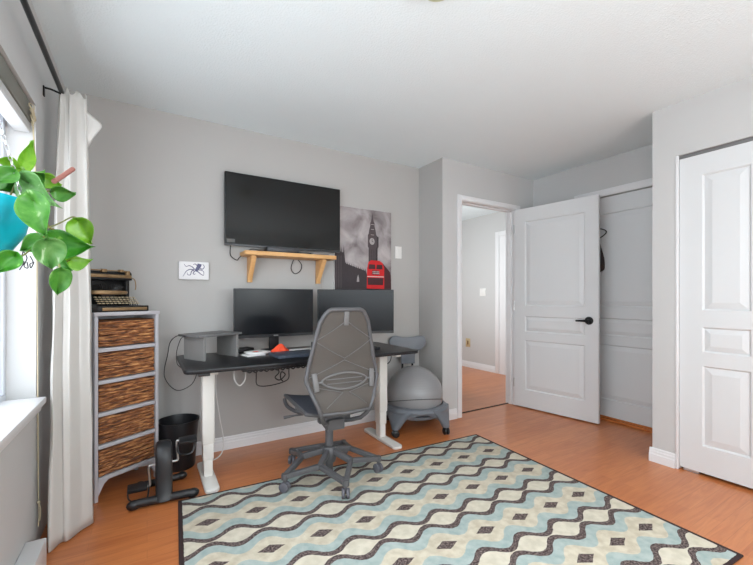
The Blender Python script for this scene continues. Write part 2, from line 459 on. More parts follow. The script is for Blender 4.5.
window('window_1', f, [MB().box(XL-.14, XL-.135, WY0+.05, .9, WZ0+.05, WZ1-.05), MB().box(XL-.14, XL-.135, .97, WY1-.08, WZ0+.05, WZ1-.05)], sl)
f = MB()
f.box(RX0, RX1, YR-.11, YR-.05, .9, .95); f.box(RX0, RX1, YR-.11, YR-.05, 1.9, 1.95); f.box(RX0, RX0+.05, YR-.11, YR-.05, .95, 1.9)
f.box(RX1-.05, RX1, YR-.11, YR-.05, .95, 1.9); f.box(.82, .88, YR-.11, YR-.05, .95, 1.9)
window('fill_window', f, [MB().box(RX0+.05, .82, YR-.085, YR-.08, .95, 1.9), MB().box(.88, RX1-.05, YR-.085, YR-.08, .95, 1.9)])  # added unseen window, lets sky in as soft fill

# baseboards
def base(mb, p0, p1, nrm, h=.095):
    """stepped white baseboard from p0 to p1 along a wall whose room side is nrm"""
    p0 = Vector((*p0, 0)); p1 = Vector((*p1, 0)); n = Vector((*nrm, 0))
    prof = [(0, 0), (.016, 0), (.016, .052), (.012, .058), (.012, .072), (.008, .078), (.008, .088), (.004, h), (0, h)]
    mb.prism(prof, p0, n, (0, 0, 1), p1-p0)
struct('baseboard_back', (lambda m: (base(m, (XL, YB), (XS, YB), (0, -1)), m)[1])(MB()), TRIM, smooth=False)
m_ = MB(); base(m_, (XS-.016, YD), (DX0-.065, YD), (0, -1)); base(m_, (XS, YB), (XS, YD-.016), (-1, 0)); base(m_, (DX1+.07, YD), (XC, YD), (0, -1))
struct('baseboard_doorway', m_, TRIM, smooth=False)
m_ = MB(); base(m_, (XR, YP+.016), (XR, 1.115), (-1, 0)); base(m_, (XR, YP), (XC, YP), (0, 1)); base(m_, (XR, -.78), (XR, YR), (-1, 0))
struct('baseboard_right', m_, TRIM, smooth=False)
m_ = MB(); base(m_, (HX, 3.94), (HX, 5.4), (-1, 0))
struct('baseboard_hall', m_, TRIM, smooth=False)
# doorway casing + jamb (trim_1), transition strip (trim_2)
m_ = MB()
m_.box(DX0-.012, DX0, YD-.002, YD+.122, 0, DZ+.012); m_.box(DX1, DX1+.012, YD-.002, YD+.122, 0, DZ+.012); m_.box(DX0-.012, DX1+.012, YD-.002, YD+.122, DZ, DZ+.012)
m_.box(DX0-.055, DX0-.004, YD-.016, YD, 0, DZ+.05, .004); m_.box(DX1+.004, DX1+.065, YD-.016, YD, 0, DZ+.05, .004); m_.box(DX0-.004, DX1+.004, YD-.016, YD, DZ+.004, DZ+.05, .004)
m_.box(DX0, DX0+.012, YD+.045, YD+.08, 0, DZ, .002); m_.box(DX1-.012, DX1, YD+.045, YD+.08, 0, DZ, .002); m_.box(DX0, DX1, YD+.045, YD+.08, DZ-.012, DZ, .002)
struct('trim_1', m_, TRIM)
struct('trim_2', MB().box(DX0, DX1, YD+.075, YD+.10, 0, .003, .001), DARKGAP)
# closet header casing, closet floor track, bifold jamb, hall casing
m_ = MB(); m_.box(XC-.014, XC, 1.26, 2.18, 2.072, 2.135, .004); m_.box(XC-.014, XC, 2.115, 2.18, 0, 2.072, .004)
struct('trim_3', m_, TRIM)
struct('trim_4', MB().box(XC-.006, XC+.05, 1.29, 2.115, 0, .02, .003).box(XC+.014, XC+.05, 1.29, 2.115, .02, .035, .003), STRAP)
struct('trim_5', MB().box(XR-.004, XR+.12, 1.10, 1.115, 0, 2.07, .002), TRIM)
struct('trim_6', MB().box(XR+.012, XR+.045, -.78, 1.10, 2.047, 2.07, .002), ALU)
struct('trim_7', MB().box(HX-.022, HX, 3.87, 3.94, 0, 2.12, .004).box(HX-.022, HX, 2.95, 3.87, 2.05, 2.12, .004).box(HX-.008, HX, 2.95, 3.87, 0, 2.05), TRIM)

# ------------------------------------------------------------------ molded doors
def panel_door(mb, w, h0, h1, t, stile, yo=0.):
    """three-panel moulded slab: x 0..w, y yo..yo+t, faces carry raised panels on both sides"""
    mb.box(0, w, yo+.012, yo+t-.012, h0, h1)
    zs = [(.19, .70), (.785, .945), (1.05, 1.915)]
    for side in (0, 1):
        yb = yo+.004 if side == 0 else yo+t-.004; sg = -1 if side == 0 else 1
        # frame: stiles and rails proud of the core by 4 mm
        def pl(x0, x1, z0, z1): mb.box(x0, x1, min(yb-sg*.0085, yb+sg*.004), max(yb-sg*.0085, yb+sg*.004), z0, z1)
        pl(0, stile, h0, h1); pl(w-stile, w, h0, h1)
        cur = h0
        for a, b in zs:
            pl(stile, w-stile, cur, a); cur = b
        pl(stile, w-stile, cur, h1)
        for a, b in zs:      # raised field with a sloped border
            kk = min(.048, (b-a)*.24)
            lv = []
            for k, dp in ((0, .0), (.010, -.006), (kk, .0025), (kk+.003, .003)):
                q = [(stile+k, a+k), (w-stile-k, a+k), (w-stile-k, b-k), (stile+k, b-k)]
                lv.append([mb.bm.verts.new((x, yb+sg*(dp+(.004 if k == 0 else 0)), z)) for x, z in q])
            for V, U in zip(lv, lv[1:]):
                for i in range(4): mb.bm.faces.new((V[i], V[(i+1) % 4], U[(i+1) % 4], U[i]))
            mb.bm.faces.new(lv[-1])
    return mb
def door_obj(name, mb, loc, rotz, m=DOORW):
    o = mb.build(name, m, None, smooth=False, recalc=True)
    o.location = loc; o.rotation_euler = (0, 0, rotz); o['kind'] = 'structure'
    MATX[o.name] = Matrix.Translation(loc) @ Matrix.Rotation(rotz, 4, 'Z')
    return o
# open room door, hinged on the right jamb
dr = door_obj('door_1', panel_door(MB(), .805, .012, 2.05, .036, .115, -.018), (3.312, 2.642, 0), math.atan2(-.79, .128))
h = MB(); h.tube([(.727, -.018, .925), (.727, -.026, .925), (.727, -.03, .925)], [.036, .036, .031], 28)
h.cyl((.727, -.028, .925), (.727, -.066, .925), .013); h.tube([(.74, -.064, .925), (.685, -.066, .925), (.63, -.062, .922)], [.012, .010, .008], 12)
h.build('door_handle', BLACKM, dr)
MB().cyl((.727, .019, .925), (.727, .055, .925), .024).build('door_handle', BLACKM, dr)
MB().box(.805, .808, -.012, .012, .90, .95).build('latch_plate', CHROME, dr)
for z in (.25, 1.05, 1.85): MB().cyl((-.004, -.02, z-.045), (-.004, -.02, z+.045), .006, 10).build('hinge', CHROME, dr)
# sliding closet doors in the recess
door_obj('door_2', panel_door(MB(), .82, .037, 2.065, .03, .09, 0), (XC+.018, 2.105, 0), R(-90))
# bifold leaves
for i, y in enumerate((1.097, .627, .157, -.313)):
    b = door_obj('door_%d' % (3+i), panel_door(MB(), .465, .02, 2.045, .034, .118, 0), (XR+.012, y, 0), R(-90))
    if i == 0: MB().box(.02, .10, .006, .03, 0.002, .02).build('pivot_bracket', CHROME, b)

# ------------------------------------------------------------------ RUG
ru = MB()
ru.box(0, 2.175, -1.66, 0, 0, .009, .003)
o = ru.build('area_rug', RUG); o.location = (.146, 2.357, .0005); o.rotation_euler = (0, 0, R(-3.2))
tag(o, 'large cream, aqua and charcoal wave-patterned rug with a dark binding on the floor', 'rug')
RUGZ = .0095

# ------------------------------------------------------------------ CURTAIN, ROD, BLIND, HEATER
bot = [(-.352, 2.36), (-.362, 2.33), (-.376, 2.27), (-.371, 2.172), (-.338, 2.235), (-.312, 2.236), (-.272, 2.302), (-.232, 2.345), (-.240, 2.375), (-.262, 2.39)]
top = [(-.372, 2.52), (-.362, 2.475), (-.374, 2.44), (-.362, 2.405), (-.345, 2.425), (-.325, 2.405), (-.30, 2.43), (-.268, 2.425), (-.28, 2.46), (-.31, 2.48)]
B_ = spline([Vector((*p, 0)) for p in bot], 9); T_ = spline([Vector((*p, 0)) for p in top], 9); nP = len(B_)-1
def curtain(u, v):
    i = int(round(u*nP)); z = .008+(2.165-.008)*v
    k = (1-v)**.75
    p = T_[i].lerp(B_[i], k)
    w = .006*math.sin(u*60+v*3)*(.3+v*(1-v)*3)
    q = noise.noise(Vector((u*9, v*7, 1)))*.012*(1-v*.5)
    x = max(p.x+w*.6+q*.5, -.418); y = p.y+w+q
    zt = z + (.02*math.sin(u*31) if v > .99 else 0)
    if v == 0: y = p.y; x = p.x
    return (x, y, zt)
cm = MB().grid(curtain, nP, 44)
fl = [Vector((-.300, 2.44, 2.13)), Vector((-.255, 2.43, 2.08)), Vector((-.20, 2.41, 2.025)), Vector((-.232, 2.42, 1.96)), Vector((-.258, 2.43, 1.90))]
def flap(u, v):
    p = spline(fl, 6); i = int(round(u*(len(p)-1))); q = Vector((-.288, 2.445, 2.13-.2*u))
    r = q.lerp(p[i], v); r.y -= .02*math.sin(v*PI); return r
cm.grid(flap, 24, 8)
cu = cm.build('curtain', CURT, solid=.002)
tag(cu, 'white cotton curtain bunched at the end of the black rod in the corner', 'curtain')
t = thing('curtain_rod', 'thin black metal curtain rod on brackets along the window wall', 'curtain rod', (-.362, 2.4, 2.15))
MB().cyl((-.362, -.6, 2.15), (-.362, 2.49, 2.15), .0105, 14).build('rod', BLACKM, t, world=True)
for yy in (2.395, -.5):
    k = MB(); k.box(XL+.0005, XL+.007, yy-.01, yy+.01, 2.105, 2.155, .002); k.tube([(XL+.004, yy, 2.148), (-.40, yy, 2.146), (-.362, yy, 2.135)], .005, 8)
    k.build('bracket', BLACKM, t, world=True)
# raised blind
t = thing('window_blind', 'raised white slatted blind under a grey headrail at the window top', 'blind', (XL-.03, 1.0, 1.9))
MB().box(XL-.075, XL-.012, WY0+.01, WY1-.004, 1.915, 1.998, .004).build('headrail', HEADR, t, world=True)
k = MB()
for i in range(7): k.box(XL-.07, XL-.018, WY0+.012, WY1-.012, 1.885+.004*i, 1.8875+.004*i)
k.build('slats', SLAT, t, world=True)
MB().box(XL-.072, XL-.016, WY0+.012, WY1-.012, 1.868, 1.884, .003).build('bottom_rail', SLAT, t, world=True)
k = MB()
for i in range(5):
    c = Vector((XL-.002, 2.195+.008*i, 1.955-.004*i)); ph = i*1.1
    k.tube([c+Vector((.006*math.sin(a*2+ph), .022*math.cos(a+ph), .024*math.sin(a)-.008*i)) for a in [j*2*PI/12 for j in range(12)]], .0022, 6, True)
k.build('tangled_cord', CORDY, t, world=True)
k = MB(); k.tube([(XL-.006, 2.235, 1.94), (XL+.004, 2.25, 1.6), (XL+.006, 2.255, 1.0), (XL+.006, 2.262, .5), (XL+.007, 2.27, .21)], .002, 6, smooth=6)
k.tube([(XL-.006, 2.225, 1.94), (XL+.003, 2.245, 1.6), (XL+.007, 2.25, 1.0), (XL+.008, 2.258, .5), (XL+.007, 2.27, .21)], .002, 6, smooth=6)
k.sphere((XL+.008, 2.27, .20), .007, n=10); k.tube([(XL+.008, 2.27, .20), (XL+.012, 2.255, .15), (XL+.01, 2.25, .10)], .002, 6, smooth=5)
k.tube([(XL+.008, 2.27, .20), (XL+.012, 2.285, .16), (XL+.01, 2.283, .11)], .002, 6, smooth=5)
k.build('pull_cord', CORDY, t, world=True)
t = thing('baseboard_heater', 'long low white baseboard heater along the window wall below the sill', 'heater', (XL, 1.0, 0))
MB().box(XL+.001, -.362, -.2, 2.085, .0, .122, .004).build('casing', TRIM, t, world=True)
MB().box(-.363, -.3605, -.18, 1.80, .02, .035).build('air_slot', DARKGAP, t, world=True)

# ------------------------------------------------------------------ CHEST OF BASKETS
CW, CD, CHT = .362, .235, 1.05
CLOC = (-.246, 2.576, 0); CROT = R(31.65)
t = thing('basket_chest', 'tall grey chest with five woven banana-leaf basket drawers beside the curtain', 'chest of drawers', CLOC, CROT)
fm = MB()
fm.box(-.006, CW+.006, -.006, CD, CHT-.022, CHT, .003)
for x in (0, CW-.018): fm.box(x, x+.018, 0, .024, 0, CHT-.022, .002); fm.box(x, x+.018, CD-.024, CD, 0, CHT-.022, .002)
fm.box(.002, .014, .022, CD-.02, .10, CHT-.022); fm.box(CW-.014, CW-.002, .022, CD-.02, .10, CHT-.022); fm.box(.02, CW-.02, CD-.012, CD-.004, .10, CHT-.022)
zb = .128; pitch = (CHT-.022-zb)/5
for i in range(5): fm.box(.02, CW-.02, .002, CD-.01, zb-.022+pitch*i, zb+pitch*i, .002)
for sgn, x0 in ((1, .02), (-1, CW-.02)):   # arched corner blocks under the bottom rail
    fm.prism([(0, zb-.02), (sgn*.055, zb-.02), (sgn*.03, zb-.04), (sgn*.012, .055), (0, .03)], (x0, .004, 0), (1, 0, 0), (0, 0, 1), (0, .015, 0))
fm.build('frame', CHESTG, t)
for i in range(5):
    z0 = zb+.003+pitch*i; z1 = zb+pitch*(i+1)-.026
    d = MB(); x0, x1 = .020, CW-.020
    def weave(u, v, z0=z0, z1=z1, i=i):
        x = x0+(x1-x0)*u; z = z0+(z1-z0)*v
        rows = 7; rr = abs(math.sin(v*rows*PI)); wv = .5+.5*math.sin(x*190+(int(v*rows) % 2)*PI+noise.noise(Vector((x*20, v*9, i)))*2)
        e = min(u, 1-u, v*.6, (1-v)*.6)
        y = .010-.007*rr*(.6+.4*wv)-.005*noise.noise(Vector((x*60, z*70, i*3.3)))
        if e <= 0: y = .05
        z += .003*noise.noise(Vector((x*14, v*6, i+9)))
        return (x, y, z)
    d.grid(weave, 60, 42)
    d.box(x0, x1, .05, CD-.016, z0, z1)
    d.build('basket_drawer', WICKER, t)
# ------------------------------------------------------------------ TYPEWRITER
t = thing('typewriter', 'antique black and brass manual typewriter on top of the basket chest', 'typewriter', CLOC, CROT)
t.scale = (1.1, 1, .97); z0 = CHT/.97
b = MB(); b.box(-.01, .275, .004, .03, z0, z0+.036, .004); b.box(-.01, .02, .004, .21, z0, z0+.045, .004); b.box(.25, .275, .004, .21, z0, z0+.036, .004); b.box(0, .27, .19, .215, z0, z0+.04, .004)
b.box(.0, .018, .12, .2, z0+.04, z0+.205, .003); b.box(.222, .24, .14, .2, z0+.03, z0+.205, .003); b.box(-.005, .245, .12, .215, z0+.195, z0+.208, .003)
b.box(.02, .25, .03, .19, z0+.004, z0+.03, .002); b.box(.0, .235, .192, .206, z0+.03, z0+.2, .002); b.box(.02, .10, .15, .19, z0+.13, z0+.19, .004); b.box(-.012, .0, .03, .2, z0+.03, z0+.2, .003)
b.build('frame', IRON, t)
MB().box(.035, .262, -.001, .006, z0+.008, z0+.026, .002).build('front_rail', BRASS, t)
ks = MB(); kr = MB()
for r_ in range(4):
    for c in range(11):
        x = .035+.0195*c+.004*r_; y = .035+.022*r_; z = z0+.05+.012*r_
        ks.lathe([(0, .004), (.0074, .004), (.0082, .002), (.0082, -.002), (0, -.002)], (x, y, z), 10)
        kr.cyl((x, y, z-.002), (x, y+.012, z0+.02), .0018, 5)
ks.build('keys', KEYC, t); kr.build('key_levers', IRON, t)
b = MB(); b.lathe([(.035, 0), (.095, 0), (.1, .012), (.095, .022), (.075, .016), (.04, .004)], (0, 0, 0), 28, Matrix.Translation((.115, .115, z0+.105)) @ Matrix.Scale(.55, 4, (0, 1, 0)))
b.build('type_basket', BRASS, t)
b = MB()
for i in range(22):
    a = PI*(i+.5)/22; b.bar((.115+.03*math.cos(a), .125, z0+.11), (.115+.085*math.cos(a), .125-.02*math.sin(a), z0+.15+.02*math.sin(a)), .003, .002, 0)
b.box(.08, .15, .11, .14, z0+.03, z0+.105, .004)
b.build('type_bars', IRON, t)
b = MB(); b.cyl((-.01, .155, z0+.232), (.235, .155, z0+.232), .017, 18); b.build('platen', IRON, t)
b = MB(); b.box(-.005, .24, .115, .125, z0+.208, z0+.228, .003); b.box(-.005, .24, .185, .195, z0+.208, z0+.245, .003); b.box(.0, .02, .12, .19, z0+.21, z0+.255, .004); b.box(.215, .235, .12, .19, z0+.21, z0+.255, .004)
b.cyl((.02, .13, z0+.252), (.215, .13, z0+.252), .004, 10); b.box(.09, .115, .12, .15, z0+.24, z0+.26, .003); b.box(.18, .2, .12, .15, z0+.245, z0+.262, .003)
b.build('carriage', BRASS, t)
for x in (-.022, .237): MB().cyl((x, .155, z0+.232), (x+.013, .155, z0+.232), .019, 16).build('platen_knob', IRON, t)
b = MB(); b.tube([(.24, .13, z0+.215), (.258, .12, z0+.2), (.262, .115, z0+.16), (.256, .11, z0+.135)], .0028, 8, smooth=5)
b.build('return_lever', BRASS, t)

# ------------------------------------------------------------------ BIN and PEDAL EXERCISER
t = thing('waste_bin', 'round black plastic waste bin on the floor behind the desk leg', 'bin', (.18, 2.862, 0))
MB().lathe([(0, 0), (.098, 0), (.102, .006), (.122, .30), (.128, .302), (.128, .316), (.121, .316), (.117, .30), (.096, .01), (0, .01)], n=40).build('body', BLACKP, t)

t = thing('pedal_exerciser', 'small black under-desk pedal exerciser with steel cranks beside the basket chest', 'exerciser', (.075, 2.50, 0))
b = MB()
b.tube([(-.06, 2.392, .026), (-.04, 2.392, .03), (.20, 2.375, .03), (.22, 2.374, .026)], [.024, .022, .022, .024], 14); b.build('front_foot', BLACKP, t, world=True)
for xx, yy in ((-.062, 2.392), (.222, 2.374)): MB().sphere((xx, yy, .026), .026, (1.3, 1, 1), 16).build('foot_cap', BLACKP, t, world=True)
b = MB(); b.tube([(-.03, 2.63, .022), (.18, 2.645, .022)], .02, 14); b.sphere((.185, 2.645, .024), .0235, (1.3, 1, 1), 14); b.sphere((-.035, 2.63, .024), .0235, (1.3, 1, 1), 14); b.build('rear_foot', BLACKP, t, world=True)
b = MB()
pf = [(-.155, .025), (-.135, .06), (-.125, .16), (-.115, .24), (-.095, .29), (-.06, .318), (-.02, .318), (.02, .30), (.06, .2), (.09, .1), (.135, .045), (.135, .02)]
b.prism(pf, (.04, 2.505, 0), (0, 1, 0), (0, 0, 1), (.082, 0, 0), .022); b.build('housing', BLACKP, t, world=True)
ax = Vector((.08, 2.47, .19))
def crank(sgn, dz, dy, px_):
    k = MB(); a = ax+Vector((sgn*.034, 0, 0)); e = ax+Vector((sgn*.066, 0, 0)); q = e+Vector((0, dy, dz))
    k.tube([a, e, e+Vector((sgn*.006, dy*.15, dz*.15)), q, q+Vector((sgn*.02, 0, 0))], .0065, 10, smooth=4)
    c = k.build('crank', CHROME, t, world=True)
    p = MB(); p.box(min(0, sgn*.095), max(0, sgn*.095), -.032, .032, -.011, .011, .006, 2, Matrix.Translation(q+Vector((sgn*.012, 0, 0))) @ Matrix.Rotation(R(12), 4, 'X'))
    pd = p.build('pedal', BLACKP, c, world=True)
    s_ = MB(); cc = q+Vector((sgn*.05, 0, 0))
    if dz < 0: s_.tube([cc+Vector((.045, .0, 0)), cc+Vector((.035, -.045, -.05)), cc+Vector((-.01, -.055, -.058)), cc+Vector((-.05, -.03, -.04)), cc+Vector((-.052, 0, 0))], .004, 8, smooth=6)
    else: s_.tube([cc+Vector((.045, .0, 0)), cc+Vector((.035, -.035, -.055)), cc+Vector((-.0, -.04, -.07)), cc+Vector((-.04, -.02, -.06)), cc+Vector((-.045, 0, 0))], .005, 8, smooth=6)
    s_.build('pedal_strap', BLACKP, c, world=True)
crank(1, .105, .01, 0); crank(-1, -.105, -.005, 0)

# ------------------------------------------------------------------ DESK
t = thing('standing_desk', 'height-adjustable desk with a black top and white steel legs along the back wall', 'desk', (.97, 2.58, 0))
def rrect(x0, x1, y0, y1, r, n=8):
    o = []
    for cx, cy, a0 in ((x1-r, y1-r, 0), (x0+r, y1-r, 90), (x0+r, y0+r, 180), (x1-r, y0+r, 270)):
        for i in range(n+1): o.append((cx+r*math.cos(R(a0+90*i/n)), cy+r*math.sin(R(a0+90*i/n))))
    return o
MB().prism(rrect(.17, 1.765, 2.262, 2.93, .05), (0, 0, .714), (1, 0, 0), (0, 1, 0), (0, 0, .023), .004).build('desktop', DESKB, t, world=True)
DT = .737
for sx, x in ((-1, .325), (1, 1.605)):
    lg = MB(); lg.box(x-.036, x+.036, 2.533, 2.627, .225, .705, .008); lg.build('leg', DESKW, t, world=True)
    MB().box(x-.031, x+.031, 2.539, 2.621, .125, .227, .007).build('leg_middle_stage', DESKW, t, world=True)
    MB().box(x-.026, x+.026, 2.545, 2.615, .02, .127, .006).build('leg_lower_stage', DESKW, t, world=True)
    MB().prism(rrect(x-.04, x+.04, 2.353 if sx < 0 else 2.32, 2.80, .03), (0, 0, .002), (1, 0, 0), (0, 1, 0), (0, 0, .022), .004).build('foot', DESKW, t, world=True)
fr = MB(); fr.box(.33, 1.60, 2.53, 2.57, .682, .711, .003); fr.box(.33, 1.60, 2.60, 2.64, .682, .711, .003)
for x in (.325, 1.605): fr.box(x-.025, x+.025, 2.33, 2.84, .69, .711, .003)
fr.build('under_frame', DESKW, t, world=True)
ct = MB(); ct.box(.48, 1.15, 2.30, 2.37, .694, .711, .003)
for i in range(20):
    x = .5+.033*i; ct.tube([(x, 2.30, .70), (x+.02, 2.297, .686+.008*random.random()), (x+.035, 2.30, .70)], .005, 6, smooth=3)
ct.build('cable_tray', BLACKP, t, world=True)
MB().box(.24, .30, 2.275, 2.32, .697, .711, .003).build('control_panel', BLACKP, t, world=True)

# riser shelf
t = thing('desk_riser', 'small grey board riser standing on the left end of the black desktop', 'desk riser', (.365, 2.70, DT), R(27))
for x0 in (-.128, .112): MB().box(x0, x0+.016, -.105, .105, 0, .148, .001, 1).build('side_board', RISER, t)
MB().box(-.165, .152, -.112, .11, .148, .163, .003, 2).build('top_board', mat('grey_riser_top', srgb(104, 103, 103), .45, var=.06), t)

# papers, notebook, cloth, laptop, hub
def slab(name, x, y, z, w, d, h, rot, m, label, cat, bev=.002):
    o = MB().box(-w/2, w/2, -d/2, d/2, 0, h, bev).build(name, m); o.location = (x, y, z); o.rotation_euler = (0, 0, R(rot)); return tag(o, label, cat)
slab('envelope', .620, 2.665, DT, .13, .12, .006, 14, PAPERW, 'white envelope lying flat on the desk right beside the grey riser', 'envelope')
o = slab('booklet', .66, 2.70, DT+.0062, .13, .13, .014, 22, PAPERW, 'white booklet with a small orange mark lying on the desktop', 'booklet')
k = MB(); k.prism([(.022*math.cos(a), .016*math.sin(a)) for a in [2*PI*i/14 for i in range(14)]], (-.02, -.01, .0142), (1, 0, 0), (0, 1, 0), (0, 0, .0006)); k.build('cover_mark', ORANGE, o)
slab('notebook', .60, 2.86, DT, .12, .09, .03, 20, BLACKP, 'small black notebook behind the white booklet on the desktop', 'notebook')
t = thing('laptop', 'closed slate blue laptop lying on the desktop in front of the left monitor', 'laptop', (.86, 2.49, DT), R(3))
MB().box(-.15, .15, -.105, .105, .004, .014, .003).build('base', SLATE, t); MB().box(-.15, .15, -.105, .105, .0145, .022, .003).build('lid', SLATE, t)
for x in (-.12, .12):
    for y in (-.08, .08): MB().cyl((x, y, 0), (x, y, .005), .008, 10).build('foot', BLACKP, t)
cl = MB()
def cloth(u, v):
    a = u*2*PI; r = v
    x = .06*r*math.cos(a)*(1+.25*math.sin(3*a)); y = .05*r*math.sin(a)*(1+.25*math.cos(2*a))
    z = .062*(1-r**1.5)+.014*noise.noise(Vector((math.cos(a)*2*r, math.sin(a)*2*r, 3)))*r+.004 + (.02 if False else 0)*r
    return (x, y, max(z, .0015))
cl.grid(cloth, 36, 10)
o = cl.build('cleaning_cloth', ORANGE, solid=.002); o.location = (.815, 2.665, DT); tag(o, 'crumpled bright orange cloth lying on the desk under the left monitor', 'cloth')
o = slab('keyboard', .985, 2.655, DT, .20, .06, .02, 3, PAPERW, 'slim white keyboard lying behind the laptop under the left monitor', 'keyboard')
t = thing('desk_speaker', 'small black box speaker on the desk beside the chair back', 'speaker', (1.05, 2.56, DT))
MB().box(-.035, .035, -.03, .03, 0, .075, .004).build('cabinet', BLACKP, t)
MB().lathe([(0, .004), (.015, .006), (.024, .002), (.024, 0), (0, 0)], mx=Matrix.Translation((0, -.03, .04)) @ Matrix.Rotation(R(90), 4, 'X')).build('speaker_cone', GREYF, t)
MB().box(-.034, -.02, -.0315, -.0295, .045, .068, .0005).build('status_label', mat('amber_label', srgb(236, 170, 60), .5), t)
t = thing('desk_gadget', 'small flat black gadget lying on the right part of the desktop', 'gadget', (1.475, 2.47, DT), R(10))
MB().prism(rrect(-.05, .05, -.032, .032, .02), (0, 0, 0), (1, 0, 0), (0, 1, 0), (0, 0, .018), .004).build('body', BLACKP, t)
MB().lathe([(0, .026), (.014, .025), (.016, .018), (0, .018)], (.01, 0, 0), 14).build('dial', BLACKP, t)

# monitors
def monitor(label, cx, cy, rot, z0, z1, w, base_dx):
    t = thing('monitor', label, 'monitor', (cx, cy, DT), rot, None)
    h = z1-z0; z0 -= DT; z1 -= DT
    MB().box(-w/2, w/2, .002, .03, z0, z1, .003).build('shell', BLACKP, t)
    MB().box(-w/2+.004, w/2-.004, .0, .0025, z0+.022, z1-.004, .0003, 1).build('screen', MONSCR, t)
    MB().box(-w/2+.002, w/2-.002, -.001, .003, z0, z0+.021, .0008, 1).build('chin', BLACKP, t)
    MB().box(-.017, .017, -.0016, -.0008, z0+.006, z0+.014).build('maker_mark', CHROME, t)
    k = MB(); k.box(-.035, .035, .034, .065, .01, z0+.18, .008); k.box(-.05, .05, .029, .04, z0+.1, z0+.22, .004); k.build('stand_neck', BLACKP, t)
    MB().prism(rrect(-.085, .085, -.02, .12, .03), (0, 0, 0), (1, 0, 0), (0, 1, 0), (0, 0, .012), .003).build('stand_base', BLACKP, t)
    return t
monitor('left of the two black desk monitors, squarely facing the room', .812, 2.768, R(1), .845, 1.198, .59, 0)
monitor('right of the two black desk monitors, angled inward behind the chair back', 1.425, 2.655, R(-19), .845, 1.198, .615, 0)

# ------------------------------------------------------------------ TV, SHELF, CABLE BOX
t = thing('television', 'large black flat television mounted on the back wall above the pine shelf', 'television', (.95, 2.96, 1.52))
MB().box(.485, 1.415, 2.932, 2.965, 1.520, 2.060, .004).build('shell', BLACKP, t, world=True)
MB().box(.489, 1.411, 2.9295, 2.933, 1.533, 2.056, .0003, 1).build('screen', SCREEN, t, world=True)
MB().box(.485, 1.415, 2.929, 2.936, 1.518, 1.5325, .001).build('bottom_bezel', BEZEL, t, world=True)
MB().box(.497, .555, 2.9286, 2.9294, 1.540, 1.566).build('sticker', LABELG, t, world=True)
MB().box(.75, 1.15, 2.965, 2.9995, 1.62, 1.95, .004).build('wall_mount', BLACKM, t, world=True)

t = thing('wall_shelf', 'pine shelf on two wooden brackets below the television', 'shelf', (.97, 3.0, 1.39))
SZ = 1.474
MB().prism(rrect(.60, 1.325, 2.80, 2.998, .02), (0, 0, SZ-.03), (1, 0, 0), (0, 1, 0), (0, 0, .03), .003).build('board', PINE, t, world=True)
for x in (.655, 1.215):
    k = MB(); k.prism([(0, SZ-.031), (-.15, SZ-.031), (-.15, SZ-.05), (-.028, 1.275), (-.028, 1.25), (0, 1.25)], (x, 2.998, 0), (0, 1, 0), (0, 0, 1), (.036, 0, 0), .003)
    k.build('bracket', PINE, t, world=True)
t = thing('cable_box', 'flat black media box with a grey front standing on the pine shelf', 'media box', (.9, 2.87, SZ))
MB().box(.765, 1.015, 2.835, 2.92, SZ+.002, SZ+.042, .004).build('body', BLACKP, t, world=True)
MB().box(.768, 1.012, 2.832, 2.836, SZ+.012, SZ+.040, .001).build('front_panel', mat('charcoal_panel', srgb(58, 58, 62), .4), t, world=True)
o = MB().box(1.12, 1.27, 2.83, 2.90, SZ+.0005, SZ+.012, .003).build('remote_control', GREYL); tag(o, 'slim pale grey remote lying on the right end of the pine shelf', 'remote')
o = MB().box(1.03, 1.14, 2.85, 2.89, SZ+.0005, SZ+.018, .003).build('remote_control', BLACKP); tag(o, 'black remote lying on the pine shelf next to the media box', 'remote')
def cable(name, pts, r, m, label, k=8, group=None):
    o = MB().tube(pts, r, 6, smooth=k).build(name, m); tag(o, label, 'cable'); return o
cable('power_cable', [(.53, 2.955, 1.525), (.53, 2.965, 1.45), (.575, 2.968, 1.415), (.597, 2.95, 1.44), (.66, 2.90, 1.492), (.72, 2.88, 1.488), (.762, 2.87, 1.488)], .004, CORDB, 'black cable drooping from the television to the box on the shelf')
cable('coiled_cable', [(1.02, 2.985, 1.442), (1.0, 2.985, 1.37), (1.03, 2.985, 1.33), (1.075, 2.985, 1.35), (1.09, 2.985, 1.40), (1.06, 2.985, 1.442)], .0035, CORDB, 'short black cable loop hanging under the pine shelf')
cable('thin_cord', [(1.27, 2.99, 1.442), (1.275, 2.992, 1.3), (1.285, 2.992, 1.1), (1.28, 2.99, .95)], .002, CORDW, 'thin white cord running down the wall from the pine shelf')

# ------------------------------------------------------------------ POSTER, CANVAS, SWITCH
t = thing('wall_art_poster', 'grey poster of a clock tower with a red double-decker bus, behind the television edge', 'poster', (1.68, 3.0, 1.07))
PX0, PX1, PZ0, PZ1 = 1.385, 1.970, 1.075, 1.935
MB().box(PX0, PX1, 2.978, 2.999, PZ0, PZ1, .001, 1).build('canvas', CANVAS, t, world=True)
pm = MB(); W_ = PX1-PX0
def flat(poly, mi, lay):
    pm.mi = mi
    pm.prism(poly, (PX0, 2.9778-.0004*lay, 0), (1, 0, 0), (0, 0, 1), (0, .0003, 0))
flat([(0.001, PZ0+.001), (W_-.001, PZ0+.001), (W_-.001, PZ1-.001), (0.001, PZ1-.001)], 0, 0)
